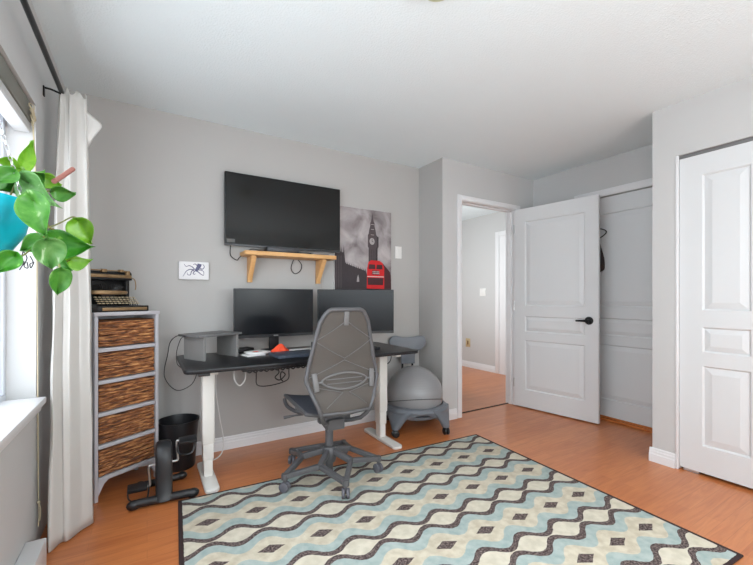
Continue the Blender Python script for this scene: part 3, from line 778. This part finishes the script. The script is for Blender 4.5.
# clock tower (x in metres from the poster's left edge)
tx = .378
def sym(pts): return [(tx-a, z) for a, z in pts] + [(tx+a, z) for a, z in pts[::-1]]
flat(sym([(.040, 1.2), (.040, 1.585), (.048, 1.60), (.048, 1.70), (.040, 1.715), (.034, 1.75), (.022, 1.79), (.023, 1.815), (.014, 1.83), (.004, 1.88), (.001, 1.905)]), 1, 1)
flat([(tx+.036, 1.2), (tx+.036, 1.585), (tx+.046, 1.60), (tx+.048, 1.70), (tx+.066, 1.69), (tx+.066, 1.605), (tx+.056, 1.585), (tx+.054, 1.2)], 2, 1)
for a in (-.03, -.012, .006, .024): flat([(tx+a, 1.2), (tx+a+.005, 1.2), (tx+a+.005, 1.575), (tx+a, 1.575)], 2, 2)
flat([(tx-.004+.027*math.cos(q), 1.648+.031*math.sin(q)) for q in [2*PI*i/20 for i in range(20)]], 3, 2)
flat([(tx-.006, 1.645), (tx-.002, 1.645), (tx, 1.67), (tx-.005, 1.67)], 2, 3); flat([(tx-.006, 1.645), (tx+.012, 1.64), (tx+.012, 1.645), (tx-.006, 1.65)], 2, 3)
for z in (1.705, 1.755, 1.80): flat([(tx-.018, z), (tx+.018, z), (tx+.017, z+.005), (tx-.017, z+.005)], 3, 2)
# parliament silhouette with pinnacles
sil = [(0, PZ0), (0, 1.50)]
for a in (.005, .03, .055): sil += [(a, 1.53), (a+.006, 1.565+.01*(a > .02)), (a+.012, 1.53)]
sil += [(.082, 1.53), (.087, 1.60), (.092, 1.53), (.102, 1.44)]
x = .085
while x < .30:
    x += .018; zt = 1.44-.07*(x-.08)/.24
    sil += [(x, zt), (x+.004, zt+.02), (x+.008, zt)]
sil += [(.34, 1.27), (W_-.001, 1.26), (W_-.001, PZ0)]
flat(sil, 2, 1)
for i in range(3): flat([(.012+.022*i, 1.22), (.02+.022*i, 1.22), (.02+.022*i, 1.50), (.012+.022*i, 1.50)], 1, 2)
flat([(.215, 1.275), (.24, 1.275), (.238, 1.31), (.229, 1.34), (.219, 1.31)], 3, 3)
# bus
bx0, bx1 = .318, .505
flat([(bx0, 1.215), (bx0+.004, 1.40), (bx0+.018, 1.455), (bx0+.045, 1.475), (bx1-.05, 1.473), (bx1-.02, 1.455), (bx1, 1.41), (bx1, 1.215)], 4, 4)
flat([(bx1, 1.215), (bx1, 1.41), (bx1-.02, 1.455), (W_-.012, 1.37), (W_-.002, 1.30), (W_-.002, 1.22)], 5, 4)
for a, b in ((bx0+.018, bx0+.09), (bx0+.1, bx1-.018)): flat([(a, 1.395), (b, 1.395), (b-.003, 1.437), (a+.006, 1.437)], 5, 5)
flat([(bx0+.055, 1.345), (bx1-.055, 1.345), (bx1-.058, 1.382), (bx0+.058, 1.382)], 5, 5)
for r_ in range(2):
    for c in range(5): flat([(bx0+.062+.015*c, 1.351+.015*r_), (bx0+.072+.015*c, 1.351+.015*r_), (bx0+.072+.015*c, 1.36+.015*r_), (bx0+.062+.015*c, 1.36+.015*r_)], 6, 6)
flat([(bx0+.004, 1.322), (bx1-.003, 1.322), (bx1-.003, 1.33), (bx0+.004, 1.33)], 6, 5)
flat([(bx0+.012, 1.25), (bx1-.012, 1.25), (bx1-.008, 1.315), (bx0+.008, 1.315)], 5, 5)
pm.build('print', [SKYP, TOWER, TOWERD, TOWERL, BUSR, BUSD, BUSW], t, world=True, smooth=False)

t = thing('octopus_picture', 'small white canvas with a navy octopus drawing on the back wall left of the television', 'picture', (.286, 3.0, 1.262))
OX0, OX1, OZ0, OZ1 = .190, .382, 1.262, 1.388
MB().box(OX0, OX1, 2.975, 2.999, OZ0, OZ1, .002).build('canvas', CANVAS, t, world=True)
om = MB(); oc = Vector((.308, 0, 1.34))
def ribbon(pts, w0, w1, mi, lay):
    p = spline([Vector((a, 0, b)) for a, b in pts], 6); n = len(p); A = []; B = []
    y = 2.9745-.0003*lay
    for i, q in enumerate(p):
        d = (p[min(i+1, n-1)]-p[max(i-1, 0)]).normalized(); s_ = Vector((-d.z, 0, d.x)); w = w0+(w1-w0)*i/(n-1)
        A.append(om.bm.verts.new((q.x+s_.x*w, y, q.z+s_.z*w))); B.append(om.bm.verts.new((q.x-s_.x*w, y, q.z-s_.z*w)))
    for i in range(n-1):
        f = om.bm.faces.new((A[i], A[i+1], B[i+1], B[i])); f.material_index = mi
ocp = lambda a, b: (OX0+(a-140)/385*(OX1-OX0), OZ1-(b-165)/250*(OZ1-OZ0))
ribbon([ocp(395, 190), ocp(385, 225), ocp(365, 265), ocp(350, 290)], .0085, .006, 0, 2)
ribbon([ocp(415, 195), ocp(410, 225), ocp(380, 270), ocp(355, 300)], .0075, .006, 0, 1)
for ps in ([(340, 275), (310, 240), (270, 222), (230, 235), (205, 200)], [(335, 280), (280, 275), (235, 300), (210, 340), (190, 375)], [(335, 285), (300, 300), (285, 350), (250, 350), (245, 320)],
           [(345, 295), (320, 325), (335, 345), (350, 325)], [(365, 290), (400, 320), (430, 345), (460, 350), (440, 355)], [(370, 280), (420, 280), (455, 300), (460, 340)],
           [(395, 250), (440, 265), (465, 235), (455, 205), (440, 200)], [(375, 220), (345, 195), (320, 210)]):
    ribbon([ocp(*q) for q in ps], .004, .0012, 1, 0)
om.build('print', [INK, INKL], t, world=True, smooth=False, solid=.0004)

def plate(name, c, n, w, h, label, m=SWITCH, part='rocker', pm_=None):
    """wall plate: c centre on the wall, n room-side normal"""
    rot = math.atan2(n[1], n[0])-PI/2
    t = thing(name, label, 'light switch' if 'switch' in name else 'socket', c, rot)
    MB().box(-w/2, w/2, .0005, .007, -h/2, h/2, .002).build('cover_plate', m, t)
    MB().box(-.016, .016, .006, .011, -.032, .032, .002).build(part, pm_ or m, t)
    return t
plate('light_switch', (2.065, YB, 1.567), (0, -1), .072, .116, 'white light switch on the back wall right of the london poster', part='rocker')
plate('light_switch', (HX, 4.2, 1.22), (-1, 0), .12, .12, 'white light switch on the hallway wall seen through the doorway')
plate('wall_outlet', (HX, 4.52, .40), (-1, 0), .10, .14, 'ornate aged brass outlet low on the hallway wall', GOLD, 'socket_face', BRASS)

# ------------------------------------------------------------------ CABLES AROUND THE DESK
cable('charger_cable', [(.201, 2.648, DT+.155), (.160, 2.715, DT+.15), (.130, 2.84, DT+.10), (.12, 2.93, .75), (.10, 2.94, .60), (.17, 2.92, .50), (.26, 2.90, .53), (.30, 2.88, .62), (.32, 2.86, .69)], .0026, CORDB, 'black cable looping from the grey riser down the wall beside the desk')
cable('device_cable', [(.206, 2.613, DT+.154), (.180, 2.64, DT+.14), (.158, 2.66, DT+.06), (.158, 2.64, DT-.01), (.175, 2.58, DT-.03)], .0022, CORDB, 'thin black cable dropping from the riser top past the left desktop edge')
cable('white_power_cord', [(.44, 2.68, .705), (.42, 2.69, .70), (.40, 2.73, .66), (.40, 2.76, .5), (.43, 2.80, .3), (.455, 2.82, .15), (.45, 2.83, .05), (.40, 2.82, .012), (.33, 2.83, .012)], .004, CORDW, 'white cord falling from the desk underside to the floor near the left leg')
cable('white_loop_cord', [(.47, 2.5, .70), (.47, 2.5, .62), (.50, 2.5, .575), (.535, 2.5, .61), (.535, 2.5, .70)], .004, CORDW, 'short white cord loop hanging under the desk front')
cable('hanging_cable', [(.60, 2.46, .70), (.605, 2.5, .62), (.64, 2.6, .54), (.74, 2.64, .52), (.85, 2.62, .55), (.855, 2.6, .62), (.855, 2.58, .70)], .0035, CORDB, 'black cable sagging in a wide loop below the desk frame')
cable('tangled_cable', [(.70, 2.38, .70), (.715, 2.37, .66), (.69, 2.37, .63), (.72, 2.37, .61), (.755, 2.37, .64), (.73, 2.37, .66), (.725, 2.37, .62), (.74, 2.37, .60)], .004, CORDB, 'small tangled black cable dangling from the cable tray', 6)
cable('monitor_cable', [(1.70, 2.60, .71), (1.72, 2.60, .66), (1.715, 2.62, .60), (1.66, 2.66, .56), (1.60, 2.68, .57), (1.55, 2.70, .62)], .004, CORDB, 'black cable curving below the right end of the desk')

# ------------------------------------------------------------------ OFFICE CHAIR
OC = (.987, 2.205, RUGZ)
t = thing('office_chair', 'grey mesh-back swivel office chair with its back to the room, at the desk', 'office chair', OC, R(-4))
b = MB(); A0 = 195
cas = [(R(A0+72*k)) for k in range(5)]; RC, RN = .312, .165
rim = []
for k in range(5):
    a = cas[k]; mnode = a+R(36)
    nd = Vector((RN*math.cos(mnode), RN*math.sin(mnode), .125)); hubp = Vector((.035*math.cos(mnode), .035*math.sin(mnode), .158))
    b.bar(hubp, nd, .032, .036, .006)
    for q in (a, a+R(72)):
        e = Vector((RC*math.cos(q), RC*math.sin(q), .088)); d = (e-nd).normalized()
        b.bar(nd-d*.010, e, .03, .03, .005)
    e = Vector((RC*math.cos(a), RC*math.sin(a), .088)); b.lathe([(0, .018), (.018, .016), (.02, .008), (.02, -.016), (0, -.016)], e, 16)
b.lathe([(0, .185), (.034, .183), (.044, .165), (.044, .10), (.036, .085), (0, .085)], n=24)
b.build('star_base', GREYF, t)
for k in range(5):
    a = cas[k]; c = Vector((RC*math.cos(a), RC*math.sin(a), .029)); ta = a+R(35 if k != 1 else 70)
    w = MB(); s_ = Vector((math.cos(ta), math.sin(ta), 0))
    for sg in (-1, 1):
        M_ = Matrix.Translation(c+s_*sg*.013) @ Matrix.Rotation(ta, 4, 'Z') @ Matrix.Rotation(R(90), 4, 'Y')
        w.lathe([(0, .010), (.022, .010), (.0285, .006), (.0285, -.006), (.022, -.010), (0, -.010)], n=20, mx=M_)
    o = w.build('caster', mat('caster_grey', srgb(96, 95, 102), .5) if k == 0 else bpy.data.materials['caster_grey'], t)
    k_ = MB(); k_.cyl(c, c+Vector((0, 0, .045)), .008, 10); k_.build('caster_stem', GREYF, o)
b = MB(); b.cyl((0, 0, .03), (0, 0, .19), .025); b.cyl((0, 0, .17), (0, 0, .30), .025); b.cyl((0, 0, .29), (0, 0, .36), .018); b.build('gas_lift', GREYF, t)
b = MB(); b.prism([(-.13, .325), (-.10, .315), (.02, .33), (.12, .365), (.12, .40), (-.02, .415), (-.13, .385)], (-.055, 0, 0), (0, 1, 0), (0, 0, 1), (.11, 0, 0), .008)
b.bar((-.12, .02, .40), (.12, .02, .40), .05, .03, .006); b.box(-.10, .10, -.11, -.06, .365, .40, .006)
b.build('tilt_mechanism', GREYF, t)
b = MB(); b.tube([(-.05, .05, .385), (-.20, .07, .385), (-.27, .075, .38)], [.005, .006, .011], 8); b.build('height_lever', GREYF, t)
# seat
def seat(u, v):
    x = (u-.5)*2; y = -.185+.445*v
    hw = .235*(1-.12*(1-v))*(1-.08*max(0, v-.85)/.15)
    z = .447+.03*v-.03*max(0, (v-.8)/.2)**2 + .018*x*x - .012*(1-x*x)
    return (x*hw, y, z)
MB().grid(seat, 20, 24).build('seat', GREYD, t, solid=.012)
ed = [seat(0, i/12) for i in range(13)] + [seat(i/10, 1) for i in range(1, 11)] + [seat(1, 1-i/12) for i in range(1, 13)]
ed += [seat(1-i/10, 0) for i in range(1, 10)]
MB().tube([Vector(p)-Vector((0, 0, .004)) for p in ed], .011, 10, True).build('seat_frame', GREYF, t)
for sx in (-1, 1):
    b = MB(); b.tube([(sx*.228, .225, .458), (sx*.226, .205, .43), (sx*.215, .15, .412), (sx*.17, .07, .40), (sx*.10, .03, .40)], .012, 10, smooth=5)
    b.tube([(sx*.19, .08, .445), (sx*.185, .06, .415), (sx*.15, .03, .40), (sx*.10, .02, .40)], .010, 10, smooth=5)
    b.build('seat_support', GREYF, t)
# backrest surface: u -1..1, height z
def hwz(z):
    if z < .66: return .105+(.221-.105)*((z-.40)/.26)**.8
    if z < .99: return .221-.075*((z-.66)/.33)
    return .146
def bky(z): return -.185-.085*math.exp(-((z-.50)/.13)**2)*.9-.14*max(0, z-.6)-.02
def bk(u, z, off=0.): return Vector((u*hwz(z), bky(z)+.03*(1-u*u)*-.6-off, z))
ZT, ZB = 1.055, .475
def zu(u, v):
    zt = ZT-.075*max(0, (abs(u)-.55)/.45)**2.2
    return ZB+(zt-ZB)*v
MB().grid(lambda a, v: bk((a-.5)*2, zu((a-.5)*2, v)), 28, 36).build('back_mesh', MESHB, t, solid=.003)
fr = []
for i in range(0, 31): fr.append(bk(-1, ZB+.005+(.975-ZB)*i/30))
for i in range(1, 20): u = -1+2*i/20; fr.append(bk(u, zu(u, 1)))
for i in range(0, 31): fr.append(bk(1, .98-(.975-ZB)*i/30))
lo = lambda sx: [Vector((sx*.085, -.165, .385)), Vector((sx*.115, -.225, .41)), Vector((sx*.135, -.262, .445))]
full = [Vector((-.045, -.10, .365))] + lo(-1) + fr + lo(1)[::-1] + [Vector((.045, -.10, .365))]
MB().tube(full, .0125, 10).build('back_frame', GREYF, t)
MB().tube([bk(-1+2*i/12, ZB) for i in range(13)], .010, 8).build('back_lower_rail', GREYF, t)
b = MB(); E_ = .006
def line(pts, r=.0024): b.tube([bk(u, z, E_) for u, z in pts], r, 6)
def seg(a, c, n=8): return [(a[0]+(c[0]-a[0])*i/n, a[1]+(c[1]-a[1])*i/n) for i in range(n+1)]
for sx in (-1, 1):
    line(seg((0.02*sx, .99), (sx*.97, .885))); line(seg((sx*.97, .875), (0, .775))); line(seg((0, .765), (sx*.95, .675)))
    line(seg((sx*.8, .62), (sx*.1, .585), 6)); line(seg((sx*.1, .585), (sx*.75, .51), 6))
b.build('suspension_strap', GREYL, t)
b = MB(); b.bar(bk(0, 1.045, .004), bk(0, .965, .006), .03, .012, .004, (0, 1, 0)); b.build('top_clip', GREYL, t)
lum = [( .64*math.cos(a), .648+.044*math.sin(a)*(abs(math.sin(a))**.3)) for a in [2*PI*i/40 for i in range(40)]]
b = MB(); b.tube([bk(u, z, .012) for u, z in lum], .006, 8, True)
for dz in (-.012, .012): b.tube([bk(u/10, .648+dz, .01) for u in range(-5, 6)], .003, 6)
b.build('lumbar_pad', GREYL, t)
for sx in (-1, 1):
    b = MB(); b.bar(bk(sx*.84, .70, .012), bk(sx*.84, .60, .012), .030, .012, .004, (0, 1, 0)); b.tube([bk(sx*.84, .648, .014), bk(sx*.6, .648, .014)], .006, 8)
    b.build('lumbar_clip', GREYL, t)

# ------------------------------------------------------------------ BALL CHAIR
BC = (2.0, 2.655, 0); BR = R(-22.5)
t = thing('balance_ball_chair', 'blue-grey wheeled ball chair with a low backrest in the corner behind the desk', 'ball chair', BC, BR)
MB().lathe([(.245*math.cos(a), max(.29+.245*math.sin(a)+(.0012*math.sin(a*70)), .155+.02*math.cos(a))) for a in [-PI/2+PI*i/120 for i in range(121)]], n=64).build('ball', mat('silver_grey_vinyl', srgb(142, 140, 141), .33, var=.03), t, ang=80)
b = MB()
def ring(u, v):
    a = u*2*PI; c4 = abs(math.cos(2*(a)))          # low between the legs
    lg = (.5-.5*math.cos(4*(a-0)))                  # 1 at the diagonals
    zt = .226+.01*lg; zbm = .18-.045*lg
    r0 = .239; r1 = .268+.022*lg
    prof = [(r0-.006, zt-.03), (r0+.002, zt-.006), (r0+.012, zt), (r1, zt-.008), (r1+.012, zt-.03), (r1, zbm), (r0-.03, zbm+.005), (r0-.006, zt-.03)]
    i = v*(len(prof)-1); k = min(int(i), len(prof)-2); f_ = i-k
    r = prof[k][0]*(1-f_)+prof[k+1][0]*f_; z = prof[k][1]*(1-f_)+prof[k+1][1]*f_
    return (r*math.cos(a), r*math.sin(a), z)
b.grid(ring, 72, 14)
bmesh.ops.remove_doubles(b.bm, verts=b.bm.verts, dist=1e-5)
b.lathe([(0, .128), (.225, .128), (.238, .145), (.238, .156), (0, .15)], n=64)
b.build('base_ring', BALLB, t)
for k in range(4):
    a = R(45+90*k); dv = Vector((math.cos(a), math.sin(a), 0))
    b = MB(); S = Vector((-dv.y, dv.x, 0))
    def legf(u, v, dv=dv, S=S):
        a2 = u*2*PI; z = .218-.153*v; r = .25+.048*v**.8; w = .105*(1-v)**1.1+.034; th = .034-.002*v
        p = dv*(r+th*math.sin(a2))+S*(w*math.cos(a2)*(1 if True else 0)); return (p.x, p.y, z)
    b.grid(legf, 24, 10)
    bmesh.ops.remove_doubles(b.bm, verts=b.bm.verts, dist=1e-5)
    bot_ = [e for e in b.bm.edges if e.is_boundary]; bmesh.ops.holes_fill(b.bm, edges=bot_)
    o = b.build('leg', BALLB, t)
    w = MB(); c = dv*.302; c.z = .03; ta = a+R(50); s_ = Vector((math.cos(ta), math.sin(ta), 0))
    for sg in (-1, 1):
        w.lathe([(0, .011), (.022, .011), (.029, .006), (.029, -.006), (.022, -.011), (0, -.011)], n=18, mx=Matrix.Translation(c+s_*sg*.014) @ Matrix.Rotation(ta, 4, 'Z') @ Matrix.Rotation(R(90), 4, 'Y'))
    w.cyl(c+Vector((0, 0, .0)), c+Vector((0, 0, .045)), .009, 10); w.build('caster', BLACKP, o)
# backrest: butterfly board on a neck at the rear (+y)
pts = []
for i in range(61):
    a = 2*PI*i/61
half = [(0, .175), (.05, .178), (.10, .188), (.135, .185), (.158, .165), (.165, .13), (.155, .095), (.125, .065), (.09, .045), (.068, .02), (.062, -.02), (.062, -.07)]
hs = spline([Vector((a, z, 0)) for a, z in half], 4); poly = [(p.x, p.y) for p in hs] + [(-p.x, p.y) for p in hs[::-1][:-1]]
b = MB(); b.prism(poly, (0, .24, .585), (1.08, 0, 0), (0, .06, 1), (0, .022, 0), .006); b.build('backrest', BALLB, t)
b = MB()
for sx in (-1, 1): b.tube([(sx*.05, .215, .19), (sx*.05, .262, .26), (sx*.05, .272, .42), (sx*.045, .262, .60)], .010, 10, smooth=5)
b.build('back_post', BLACKM, t)
def cordp(i):
    a = R(185+170*i/30); e = R(-12+16*math.sin(PI*i/30)); return (.248*math.cos(e)*math.cos(a), .248*math.cos(e)*math.sin(a), .29+.248*math.sin(e))
b = MB(); b.tube([cordp(i) for i in range(31)], .0025, 6)
b.build('retaining_cord', CORDB, t)

# ------------------------------------------------------------------ HOOK AND CLOTH ON THE CLOSET DOOR
HXx = XC+.018
t = thing('coat_hook', 'black wire hanger hook on the white closet door, behind the open door', 'hook', (HXx, 1.90, 1.72))
MB().tube([(HXx-.003, 1.96, 1.775), (HXx-.02, 1.93, 1.775), (HXx-.032, 1.885, 1.755), (HXx-.034, 1.872, 1.735), (HXx-.03, 1.89, 1.715), (HXx-.02, 1.93, 1.695), (HXx-.003, 1.97, 1.69)], .005, 8, smooth=5).build('hook_wire', BLACKM, t, world=True)
MB().box(HXx-.006, HXx-.0005, 1.95, 1.99, 1.66, 1.80, .002).build('hook_plate', BLACKM, t, world=True)
cl = MB()
def tie(u, v):
    a = u*2*PI; w = .012+.05*math.sin(min(1, v*1.15)*PI*.55)**1.6*(1 if v < .93 else 1-(v-.93)/.07*.8)
    return (HXx-.02+.012*math.sin(a), 1.955+w*math.cos(a)*(1 if True else 0), 1.69-.32*v)
cl.grid(tie, 16, 18)
bmesh.ops.remove_doubles(cl.bm, verts=cl.bm.verts, dist=1e-5)
o = cl.build('dark_garment', GARM); tag(o, 'narrow dark brown cloth hanging from the hook behind the open door', 'garment')

# ------------------------------------------------------------------ CEILING LIGHT (its edge shows at the top)
t = thing('ceiling_light', 'pale green glass ceiling light at the top edge', 'ceiling light', (1.0, 1.17, ZC))
MB().lathe([(0, 0), (.06, 0), (.055, -.014), (.02, -.022), (0, -.022)], n=28).build('canopy', CHROME, t)
MB().lathe([(.02, -.022), (.05, -.024), (.068, -.03), (.072, -.04), (.062, -.052), (.04, -.060), (0, -.063)], n=32).build('glass_shade', LAMPG, t)

# ------------------------------------------------------------------ HANGING PLANT
PC = Vector((-.305, 1.0, 1.318))
t = thing('hanging_plant', 'trailing green pothos in a teal hanging pot in front of the window', 'plant', tuple(PC))
MB().lathe([(0, -.12), (.045, -.118), (.076, -.098), (.098, -.062), (.107, -.02), (.109, 0), (.104, .002), (.101, -.02), (.088, -.05), (0, -.05)], n=48).build('pot', TEAL, t)
MB().lathe([(0, -.018), (.06, -.014), (.099, -.022), (.098, -.03), (0, -.03)], n=32).build('soil', SOIL, t)
for q in (-15, 105, 225):
    a = R(q); k = MB(); p0 = Vector((.105*math.cos(a), .105*math.sin(a), -.002)); p1 = Vector((0, 0, .42)); n = 44
    for i in range(n):
        c = p0.lerp(p1, (i+.5)/n); d = (p1-p0).normalized(); s_ = d.cross(Vector((0, 0, 1))).normalized()
        w_ = s_ if i % 2 else d.cross(s_).normalized()
        k.tube([c+d*.0066*math.cos(b_)+w_*.003*math.sin(b_) for b_ in [2*PI*j/8 for j in range(8)]], .0008, 5, True)
    k.build('chain', CHROME, t)
MB().tube([(0, 0, .415), (0, 0, ZC-PC.z-.012)], .003, 8).build('hanger_rod', CHROME, t)
MB().lathe([(0, 0), (.02, 0), (.02, -.008), (.006, -.014), (0, -.014)], (0, 0, ZC-PC.z-.0005), 16).build('ceiling_hook', CHROME, t)

def leaf(base, tip, d0, d1, wpx, m, roll=0., cup=.3, droop=.22):
    """heart-shaped pothos leaf from its petiole end to its tip"""
    P0 = at(*base, d0); P1 = at(*tip, d1); ax = P1-P0; ln = ax.length; ax.normalize()
    view = (P0-Vector((0, 0, CH))).normalized()
    sd = ax.cross(view).normalized(); nr = sd.cross(ax).normalized()
    if nr.dot(view) > 0: nr = -nr
    sd2 = sd*math.cos(roll)+nr*math.sin(roll); nr2 = sd2.cross(ax).normalized()
    if nr2.dot(nr) < 0: nr2 = -nr2
    W = wpx*(d0+d1)/2/FPX/2/max(.35, math.cos(roll))
    def hw(s):
        if s <= .3: return math.sqrt(max(0, 1-((.3-s)/.3)**2))
        return max(0, math.cos(PI/2*(s-.3)/.7))**1.12
    k = MB()
    def f(u, v):
        x = (u-.5)*2; s = v
        w = hw(s)*W*x
        back = -.16*ln*abs(x)**1.3*(1-s)**3*(1 if s < .6 else 1)      # lobes either side of the petiole
        a = s*ln+back+.06*ln*abs(x)*s*(1-s)
        hgt = cup*W*abs(x)**1.4*2-droop*ln*(s-.3)**2+.03*ln*math.sin(s*9+x*2)*abs(x)
        return P0+ax*a+sd2*w+nr2*hgt
    k.grid(f, 12, 16)
    o = k.build('leaf', m, t, world=True, solid=.0008, recalc=False, ang=60)
    return P0, ax
LV = [
 ((19.5, 171), (33.5, 140), .78, .82, 12, LF_LIME, .5), ((14, 168), (-6, 160), .74, .70, 14, LF_LIME, .5), ((29, 176), (45, 171), .78, .78, 15, LF_MID, .6),
 ((14, 173), (-6, 184), .72, .70, 17, LF_MID, .3), ((28, 183), (58, 207), .74, .72, 27, LF_PALE, .35), ((44, 177), (62, 185), .84, .86, 15, LF_LIME, .4),
 ((54, 191), (76, 193), .82, .84, 15, LF_MID, .5), ((33, 200), (47, 238), .68, .67, 27, LF_MID, .3), ((45, 240), (50, 268), .72, .74, 27, LF_PALE, -.3), ((44, 239), (22, 251), .735, .73, 17, LF_MID, .3),
 ((50, 243), (94, 247), .80, .82, 29, LF_DARK, .1), ((78, 221), (92, 244), .86, .88, 22, LF_LIME, .3), ((70, 260), (92, 260), .88, .88, 16, LF_LIME, .5),
 ((60, 269), (57, 294), .78, .80, 18, LF_MID, -.3), ((54, 254), (72, 271), .80, .82, 10, LF_DARK, .5), ((15, 256), (-4, 274), .68, .66, 20, LF_DARK, .2),
 ((24, 187), (-4, 190), .80, .74, 20, LF_DARK, .2), ((22, 172), (30, 178), .76, .75, 11, LF_LIME, .3), ((33, 186), (22, 199), .80, .74, 20, LF_MID, .3),
 ((13, 166), (16, 180), .80, .79, 13, LF_LIME, .6), ((6, 172), (18, 186), .84, .86, 15, LF_MID, .4), ((-6, 180), (-26, 196), .74, .70, 24, LF_PALE, .3), ((-14, 174), (-30, 158), .74, .72, 20, LF_LIME, .3),
]
for q in LV: leaf(*q)
def stem(pts, r=.0016):
    MB().tube([at(*p) for p in pts], r, 6, smooth=6).build('stem', STEM, t, world=True)
stem([(10, 196, .74), (17, 180, .77), (19.5, 170, .78)]); stem([(18, 196, .76), (17, 180, .75), (14, 168, .74)]); stem([(22, 196, .76), (28, 186, .78), (29, 176, .78)])
stem([(24, 196, .75), (26, 186, .75), (30, 180, .74)]); stem([(26, 197, .78), (36, 184, .82), (44, 177, .84)]); stem([(28, 197, .78), (42, 192, .8), (54, 191, .82)])
stem([(22, 196, .74), (33, 192, .70), (36, 197, .68)])
stem([(28, 197, .76), (40, 206, .74), (48, 226, .76), (56, 232, .80), (52, 250, .78), (58, 262, .78), (60, 269, .78)], .0022)
stem([(50, 227, .77), (60, 223, .82), (72, 217, .86), (79, 219, .86)]); stem([(48, 226, .76), (45, 232, .73), (44, 237, .72)]); stem([(56, 232, .8), (52, 238, .8), (50, 243, .8)])
stem([(56, 232, .8), (64, 236, .83), (74, 235, .86)], .0018); stem([(52, 250, .78), (62, 262, .84), (70, 260, .88)]); stem([(52, 247, .78), (54, 254, .80)])
stem([(30, 250, .72), (22, 256, .70), (15, 256, .68)])
MB().tube([at(54, 181.5, .83), at(62, 176.5, .87), at(73, 169, .91)], .0052, 10).build('wooden_stake', STAKE, t, world=True)
k = MB()
for pts in ([(31, 233, .80), (34, 242, .80), (30, 248, .80), (26, 244, .8), (23, 252, .80), (21, 260, .80), (24, 262, .8), (19.5, 270, .80)],
            [(24, 252, .80), (27, 258, .8), (24, 266, .80), (28, 268, .80), (27, 262, .80)], [(30, 256, .8), (33, 262, .80), (30, 264, .80), (31, 268, .80), (34, 262, .80)]):
    k.tube([at(*p) for p in pts], .0011, 6, smooth=5)
k.build('wire_hooks', CORDB, t, world=True)

# ------------------------------------------------------------------ LIGHT
def area(name, loc, rot, sx, sy, e, col):
    l = bpy.data.lights.new(name, 'AREA'); l.shape = 'RECTANGLE'; l.size = sx; l.size_y = sy; l.energy = e; l.color = col
    o = bpy.data.objects.new(name, l); COL.objects.link(o); o.location = loc; o.rotation_euler = rot; return o
def point(name, loc, r, e, col):
    l = bpy.data.lights.new(name, 'POINT'); l.shadow_soft_size = r; l.energy = e; l.color = col
    o = bpy.data.objects.new(name, l); COL.objects.link(o); o.location = loc; return o
area('window_daylight', (XL-.35, (WY0+WY1)/2, 1.45), (0, R(-90), 0), 1.5, 2.7, 10, (.91, .98, 1))
area('rear_fill', (.85, YR-.3, 1.45), (R(90), 0, 0), 1.2, 1.1, 20, (.91, .98, 1))  # added fill light shining in through the added rear window
point('room_lamp', (1.82, -1.1, 1.35), .05, 44, (.90, .98, 1))
point('camera_fill', (.45, .12, 1.5), .25, 26, (.90, .98, 1))  # added soft fill beside the camera, no fixture stands here
area('hall_fill', (3.1, 4.0, 1.4), (0, R(-90), 0), 1.6, 1.6, 20, (.93, .98, 1))  # added unseen panel inside the hall to brighten its wall

w = bpy.data.worlds.new('sky'); SC.world = w; w.use_nodes = True
bg = w.node_tree.nodes['Background']; bg.inputs[0].default_value = (.90, .95, 1, 1); bg.inputs[1].default_value = 4.0

# ------------------------------------------------------------------ CAMERA
cd = bpy.data.cameras.new('camera'); cd.sensor_width = 36; cd.lens = FPX/753*36; cd.shift_y = (HZ-282.5)/753; cd.clip_start = .02
co = bpy.data.objects.new('camera', cd); COL.objects.link(co); co.location = (0, 0, CH); co.rotation_euler = (R(90), 0, -YAW)
SC.camera = co
vs = SC.view_settings; vs.view_transform = 'Standard'; vs.look = 'None'; vs.gamma = 1; vs.use_curve_mapping = False; vs.exposure = .25
